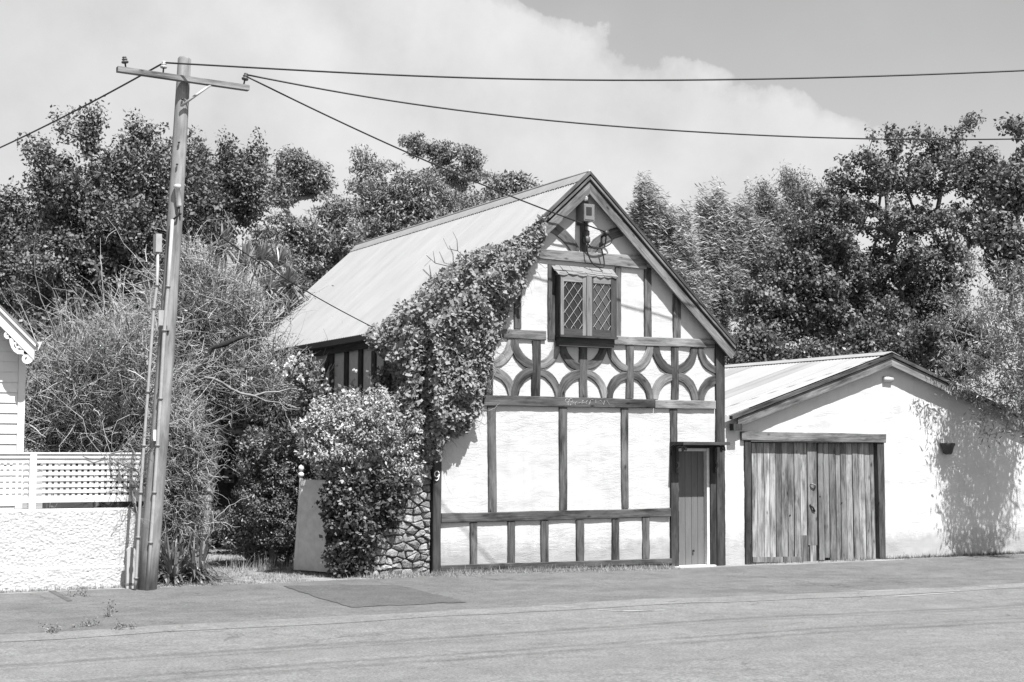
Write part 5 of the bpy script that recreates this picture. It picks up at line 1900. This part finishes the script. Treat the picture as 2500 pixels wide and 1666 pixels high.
# ---- climbing rose / pale shrub over the stone wall
tree('climbing_shrub', 'pale glossy climbing shrub heaped over the stone wall', 0.15,
     [(830, 985, 105, 70), (765, 965, 55, 45), (915, 985, 80, 70), (950, 1045, 48, 42), (745, 1030, 48, 45), (860, 1050, 95, 40), (900, 930, 45, 40), (890, 1085, 75, 32), (810, 1070, 60, 34), (935, 1080, 36, 28), (720, 985, 30, 30)],
     (-1.0, 0.45), 820, 85, 'leaf_pale', L=0.046, aspect=0.5, sig=0.075, cat='shrub', trunk_h=1.2, dr=0.65, up=0.4, droop=0.5, sprig=0.7)
tree('dark_creeper', 'dark leafy creeper mounded at the foot of the stone wall', 0.05,
     [(795, 1150, 45, 60), (805, 1240, 48, 55), (785, 1295, 36, 28), (850, 1120, 65, 32), (815, 1300, 28, 22), (800, 1190, 48, 80), (900, 1120, 48, 30), (850, 1160, 44, 40), (885, 1180, 32, 36), (850, 1225, 26, 30)],
     (-1.45, 0.3), 460, 58, 'leaf_dark', L=0.055, aspect=0.8, sig=0.075, sprig=0.4, cat='shrub', trunk_h=0.5, dr=0.6, minz=0.12)

# ---- ivy over the corner, verge and roof edge
ivy = thing('ivy', 'thick ivy climbing the cottage corner and spreading along the roof verge', 'ivy', (-0.3, -0.2, 0.05))
poly = np.array([(1262, 500), (1240, 508), (1180, 548), (1120, 566), (1060, 588), (1010, 625), (960, 668), (925, 700), (872, 745), (835, 770), (850, 800), (895, 830), (905, 880), (930, 950), (960, 1010), (1000, 1060),
                 (1012, 1040), (1030, 1010), (1070, 985), (1100, 950), (1112, 900), (1125, 850), (1135, 800), (1150, 765), (1165, 720), (1190, 680), (1205, 640), (1225, 600), (1240, 560)], float)


def in_poly(p, poly):
    x, y = p[:, 0], p[:, 1]
    ins = np.zeros(len(p), bool)
    j = len(poly) - 1
    for i in range(len(poly)):
        xi, yi, xj, yj = *poly[i], *poly[j]
        c = ((yi > y) != (yj > y)) & (x < (xj - xi) * (y - yi) / (yj - yi + 1e-12) + xi)
        ins ^= c
        j = i
    return ins


def edge_dist(p, poly):
    d = np.full(len(p), 1e9)
    for i in range(len(poly)):
        a, b_ = poly[i], poly[(i + 1) % len(poly)]
        ab = b_ - a
        q = np.clip(((p - a) @ ab) / (ab @ ab), 0, 1)
        d = np.minimum(d, np.linalg.norm(p - a - q[:, None] * ab, axis=1))
    return d


kk = math.sqrt(1 + MS * MS)
planes = [(np.array([0, -1.0, 0]), 0.20), (np.array([-1.0, 0, 0]), 0.34), (np.array([-MS, 0, 1.0]) / kk, (AZ - MS * AX) / kk + 0.04)]


def cast_house(u, v):
    d = ray('P', u, v)
    best, bn = -1e9, None
    for nrm, off in planes:
        den = np.dot(d, nrm)
        if den < -1e-6:
            t_ = (off - np.dot(CAM, nrm)) / den
            if t_ > best:
                best, bn = t_, nrm
    return CAM + d * best, bn


npx = 36000
cand = np.stack([rng.uniform(825, 1275, npx * 3), rng.uniform(490, 1070, npx * 3)], 1)
wobb = np.array([(14 * mnoise.noise(Vector((a * 0.03, b_ * 0.03, 1))), 14 * mnoise.noise(Vector((a * 0.03, b_ * 0.03, 9)))) for a, b_ in cand])
cand = cand[in_poly(cand + wobb, poly)][:npx]
ed = edge_dist(cand, poly)
P_, N_ = [], []
for (u, v), e in zip(cand, ed):
    p, nrm = cast_house(u, v)
    th = min(0.42, 0.05 + e * 0.0065) * (0.75 + 0.5 * mnoise.noise(Vector((u * 0.02, v * 0.02, 4))))
    P_.append(p + nrm * (-0.12 + (th + 0.10) * random.random() ** 0.6))
    N_.append(nrm)
P_, N_ = np.array(P_), np.array(N_)
out_n = unit(N_ * 0.9 + np.array([0, -0.5, 0.45]))
foliage('ivy_leaves', P_, ivy, 'leaf_ivy', 0.060, 0.85, 0.35, 0.35, outward=out_n * 0.9, jitter=0.25)
# main stems and hanging tendrils
st_pts = []
for i in range(60):
    ok_ = True
    a = (random.uniform(1000, 1060), random.uniform(960, 1030))
    b_ = (random.uniform(1000, 1220), random.uniform(560, 760))
    P = []
    for q in np.linspace(0, 1, 9):
        u = a[0] + (b_[0] - a[0]) * q + random.uniform(-12, 12)
        v = a[1] + (b_[1] - a[1]) * q
        p, nrm = cast_house(u, v)
        P.append(p - nrm * 0.12)
        ok_ = ok_ and bool(in_poly(np.array([[u, v]]), poly)[0])
    if ok_:
        st_pts.append(P)
V, F = tubes(np.array(st_pts), np.linspace(0.016, 0.006, 9)[None, :] * np.ones((len(st_pts), 1)), 5)
obj('ivy_stems', V, F, 'bark_pale', ivy, smooth=True)
# wiry tendrils along the ivy's right edge, against the plaster
nt_ = 90
su = []
for i in range(nt_):
    j = random.randrange(16, len(poly) - 1)
    q = random.random()
    e = poly[j] * (1 - q) + poly[j + 1] * q
    su.append(onY('P', e[0] - 8, e[1], -0.09))
V, F, tone, _ = twig_cloud(np.array(su), np.array([[0.8, 0, -0.4]]) + rng.normal(size=(nt_, 3)) * np.array([0.5, 0.05, 0.7]), 0.28, 0.0035, k=9, curl=0.8)
V[:, 1] = np.clip(V[:, 1], -0.2, -0.05)
tag(obj('tendrils', V, F, 'twig', ivy, tone=tone), kind='stuff')
# bare sprigs standing clear of the ivy over the roof
for pts in ([(1063, 640), (1050, 628), (1010, 618), (990, 600), (1000, 610), (985, 625)], [(1078, 605), (1062, 590), (1040, 585), (1028, 560)], [(1062, 590), (1060, 565), (1050, 545)], [(1010, 618), (1005, 590)],
            [(985, 720), (960, 715), (945, 722)], [(940, 760), (915, 755), (900, 745)]):
    P = []
    for u, v in pts:
        p, nrm = cast_house(u * 0.94 + 60 if False else u, v)
        P.append(p + nrm * 0.12)
    one_tube('bare_sprig', P, list(np.linspace(0.008, 0.003, len(P))), 'bark', ivy, 4)

# ---- white rose bush in front of the side wall
rose = tree('rose_bush', 'rambling rose with scattered white blooms against the shaded side wall', 1.2,
            [(690, 850, 34, 30), (730, 920, 44, 30), (825, 915, 50, 22), (890, 880, 30, 40)], (-1.6, 2.2), 150, 26, 'leaf_shrub', L=0.06, aspect=0.6, sig=0.10, cat='shrub', trunk_h=1.4, dr=0.5)
for (u, v, r_) in ((672, 828, 11), (662, 842, 10), (694, 842, 8), (655, 860, 8), (630, 835, 8), (690, 870, 9), (637, 850, 7), (790, 902, 8), (807, 901, 6), (800, 905, 7), (815, 852, 6), (1012, 884, 7), (1020, 890, 6), (955, 988, 7), (967, 992, 6), (560, 885, 6), (575, 870, 6)):
    c = at(u, v, 0.9 if u < 900 else -0.35)
    r_m = r_ * mpp(c)
    n_ = 26
    D = rand_dir(n_)
    V, F = leaf_quads(c + D * r_m * 0.15, D + rng.normal(size=(n_, 3)) * 0.2, rand_dir(n_), np.full(n_, r_m), np.full(n_, r_m * 0.9), 0.2)
    obj('bloom', V, F, 'petal', rose, tone=np.full(n_, 0.5))


# ---- grass and weeds
def grass_patch(name, label, pts, h, n_blade, mat, cat='grass', wd=0.008, lean=0.6):
    pts = np.asarray(pts)
    n = len(pts)
    idx = np.repeat(np.arange(n), n_blade)
    m_ = len(idx)
    b = pts[idx] + np.stack([rng.normal(0, 0.035, m_), rng.normal(0, 0.03, m_), np.zeros(m_)], 1)
    az = rng.random(m_) * 2 * math.pi
    tl = np.abs(rng.normal(0, lean, m_))
    L = h * np.exp(rng.normal(0, 0.4, m_))
    k = 4
    q = np.linspace(0, 1, k)
    d = np.stack([np.cos(az), np.sin(az), np.zeros(m_)], 1)
    P = b[:, None, :] + d[:, None, :] * (L * np.sin(tl))[:, None, None] * (q ** 1.5)[None, :, None]
    P[:, :, 2] += (L * np.cos(np.minimum(tl, 1.4)))[:, None] * q[None, :]
    W = wd * (1 - 0.85 * q)[None, :] * np.ones((m_, 1))
    V, F = ribbons(P, W, d + 1e-3)
    o = obj(name, V, F, mat, None, tone=np.repeat(np.clip(rng.normal(.5, .25, m_), 0, 1), k - 1))
    return tag(o, label, cat, kind='stuff')


pts = []
for i in range(900):
    x_ = random.uniform(-1.3, 4.0)
    y_ = -0.06 - abs(random.gauss(0, 0.16))
    pts.append((x_, y_, gz(x_, y_)))
grass_patch('dry_grass', 'dry straw-coloured grass along the foot of the cottage wall', pts, 0.045, 9, 'grass_dry', lean=1.0)
pts = []
for i in range(2600):
    x_ = random.uniform(-4.2, -0.9)
    y_ = random.uniform(-0.35, 3.5)
    if mnoise.noise(Vector((x_ * 1.3, y_ * 1.3, 0))) > -0.25:
        pts.append((x_, y_, gz(x_, y_)))
grass_patch('drive_grass', 'short dry grass over the drive in front of the gate', pts, 0.026, 8, 'grass_dry', lean=1.1)
pts = []
for i in range(500):
    x_ = random.uniform(-2.6, -1.6)
    y_ = random.uniform(1.2, 2.6)
    pts.append((x_, y_, gz(x_, y_)))
grass_patch('long_grass', 'long pale grass under the dark shrub', pts[:70], 0.14, 7, 'grass_dry', lean=0.5)
pts = []
for i in range(520):
    x_ = 5.2 + 6.8 * random.random() ** 0.6
    if gd0 < x_ < gd1 and random.random() < 0.6:
        continue
    y_ = -0.04 - abs(random.gauss(0, 0.07))
    pts.append((x_, y_, gz(x_, y_)))
grass_patch('wall_weeds', 'low weeds along the foot of the garage wall', pts[:300], 0.05, 8, 'grass_green', lean=0.9)
pts = []
for i in range(200):
    x_ = random.uniform(-6.4, -4.3)
    y_ = -0.05 - abs(random.gauss(0, 0.05))
    pts.append((x_, y_, gz(x_, y_)))
grass_patch('dry_grass', 'thin dry grass along the foot of the roughcast wall', pts, 0.035, 5, 'grass_dry', lean=1.0)
# kerbside weeds
for (u, v, h, lab) in ((250, 1400, 0.24, 'tall spindly weed growing from the gutter edge'), (200, 1423, 0.07, 'tiny weed tuft in the gutter edge'), (120, 1437, 0.10, 'low flat weed in the gutter in front of the roughcast wall'), (275, 1430, 0.10, 'spreading weed at the foot of the tall spindly weed'), (176, 1352, 0.10, 'small weed at the foot of the roughcast wall')):
    g = onG('P', u, v + 18)
    wt = thing('weed', lab, 'weed', tuple(g), 'weeds along the gutter and wall foot')
    ns = 9
    V, F, tone, PP = twig_cloud(np.repeat(g[None], ns, 0) + rng.normal(size=(ns, 3)) * np.array([0.025, 0.025, 0]) * (2.5 if h < 0.11 else 1), np.array([[0, 0, 1.0]]) + rng.normal(size=(ns, 3)) * (0.22 if h > 0.2 else 0.7), h * 0.75, 0.003, k=6, curl=0.4)
    V[:, 2] = np.maximum(V[:, 2], g[2] + 0.004)
    tag(obj('stems', V, F, 'twig', wt, tone=tone), kind='stuff')
    q = rng.integers(0, ns, 160)
    kk_ = rng.integers(0, 6, 160)
    pts = PP[q, kk_] + rng.normal(size=(160, 3)) * 0.02
    pts[:, 2] = np.maximum(pts[:, 2], g[2] + 0.01)
    foliage('leaves', pts, wt, 'leaf_shrub', 0.022, 0.5)
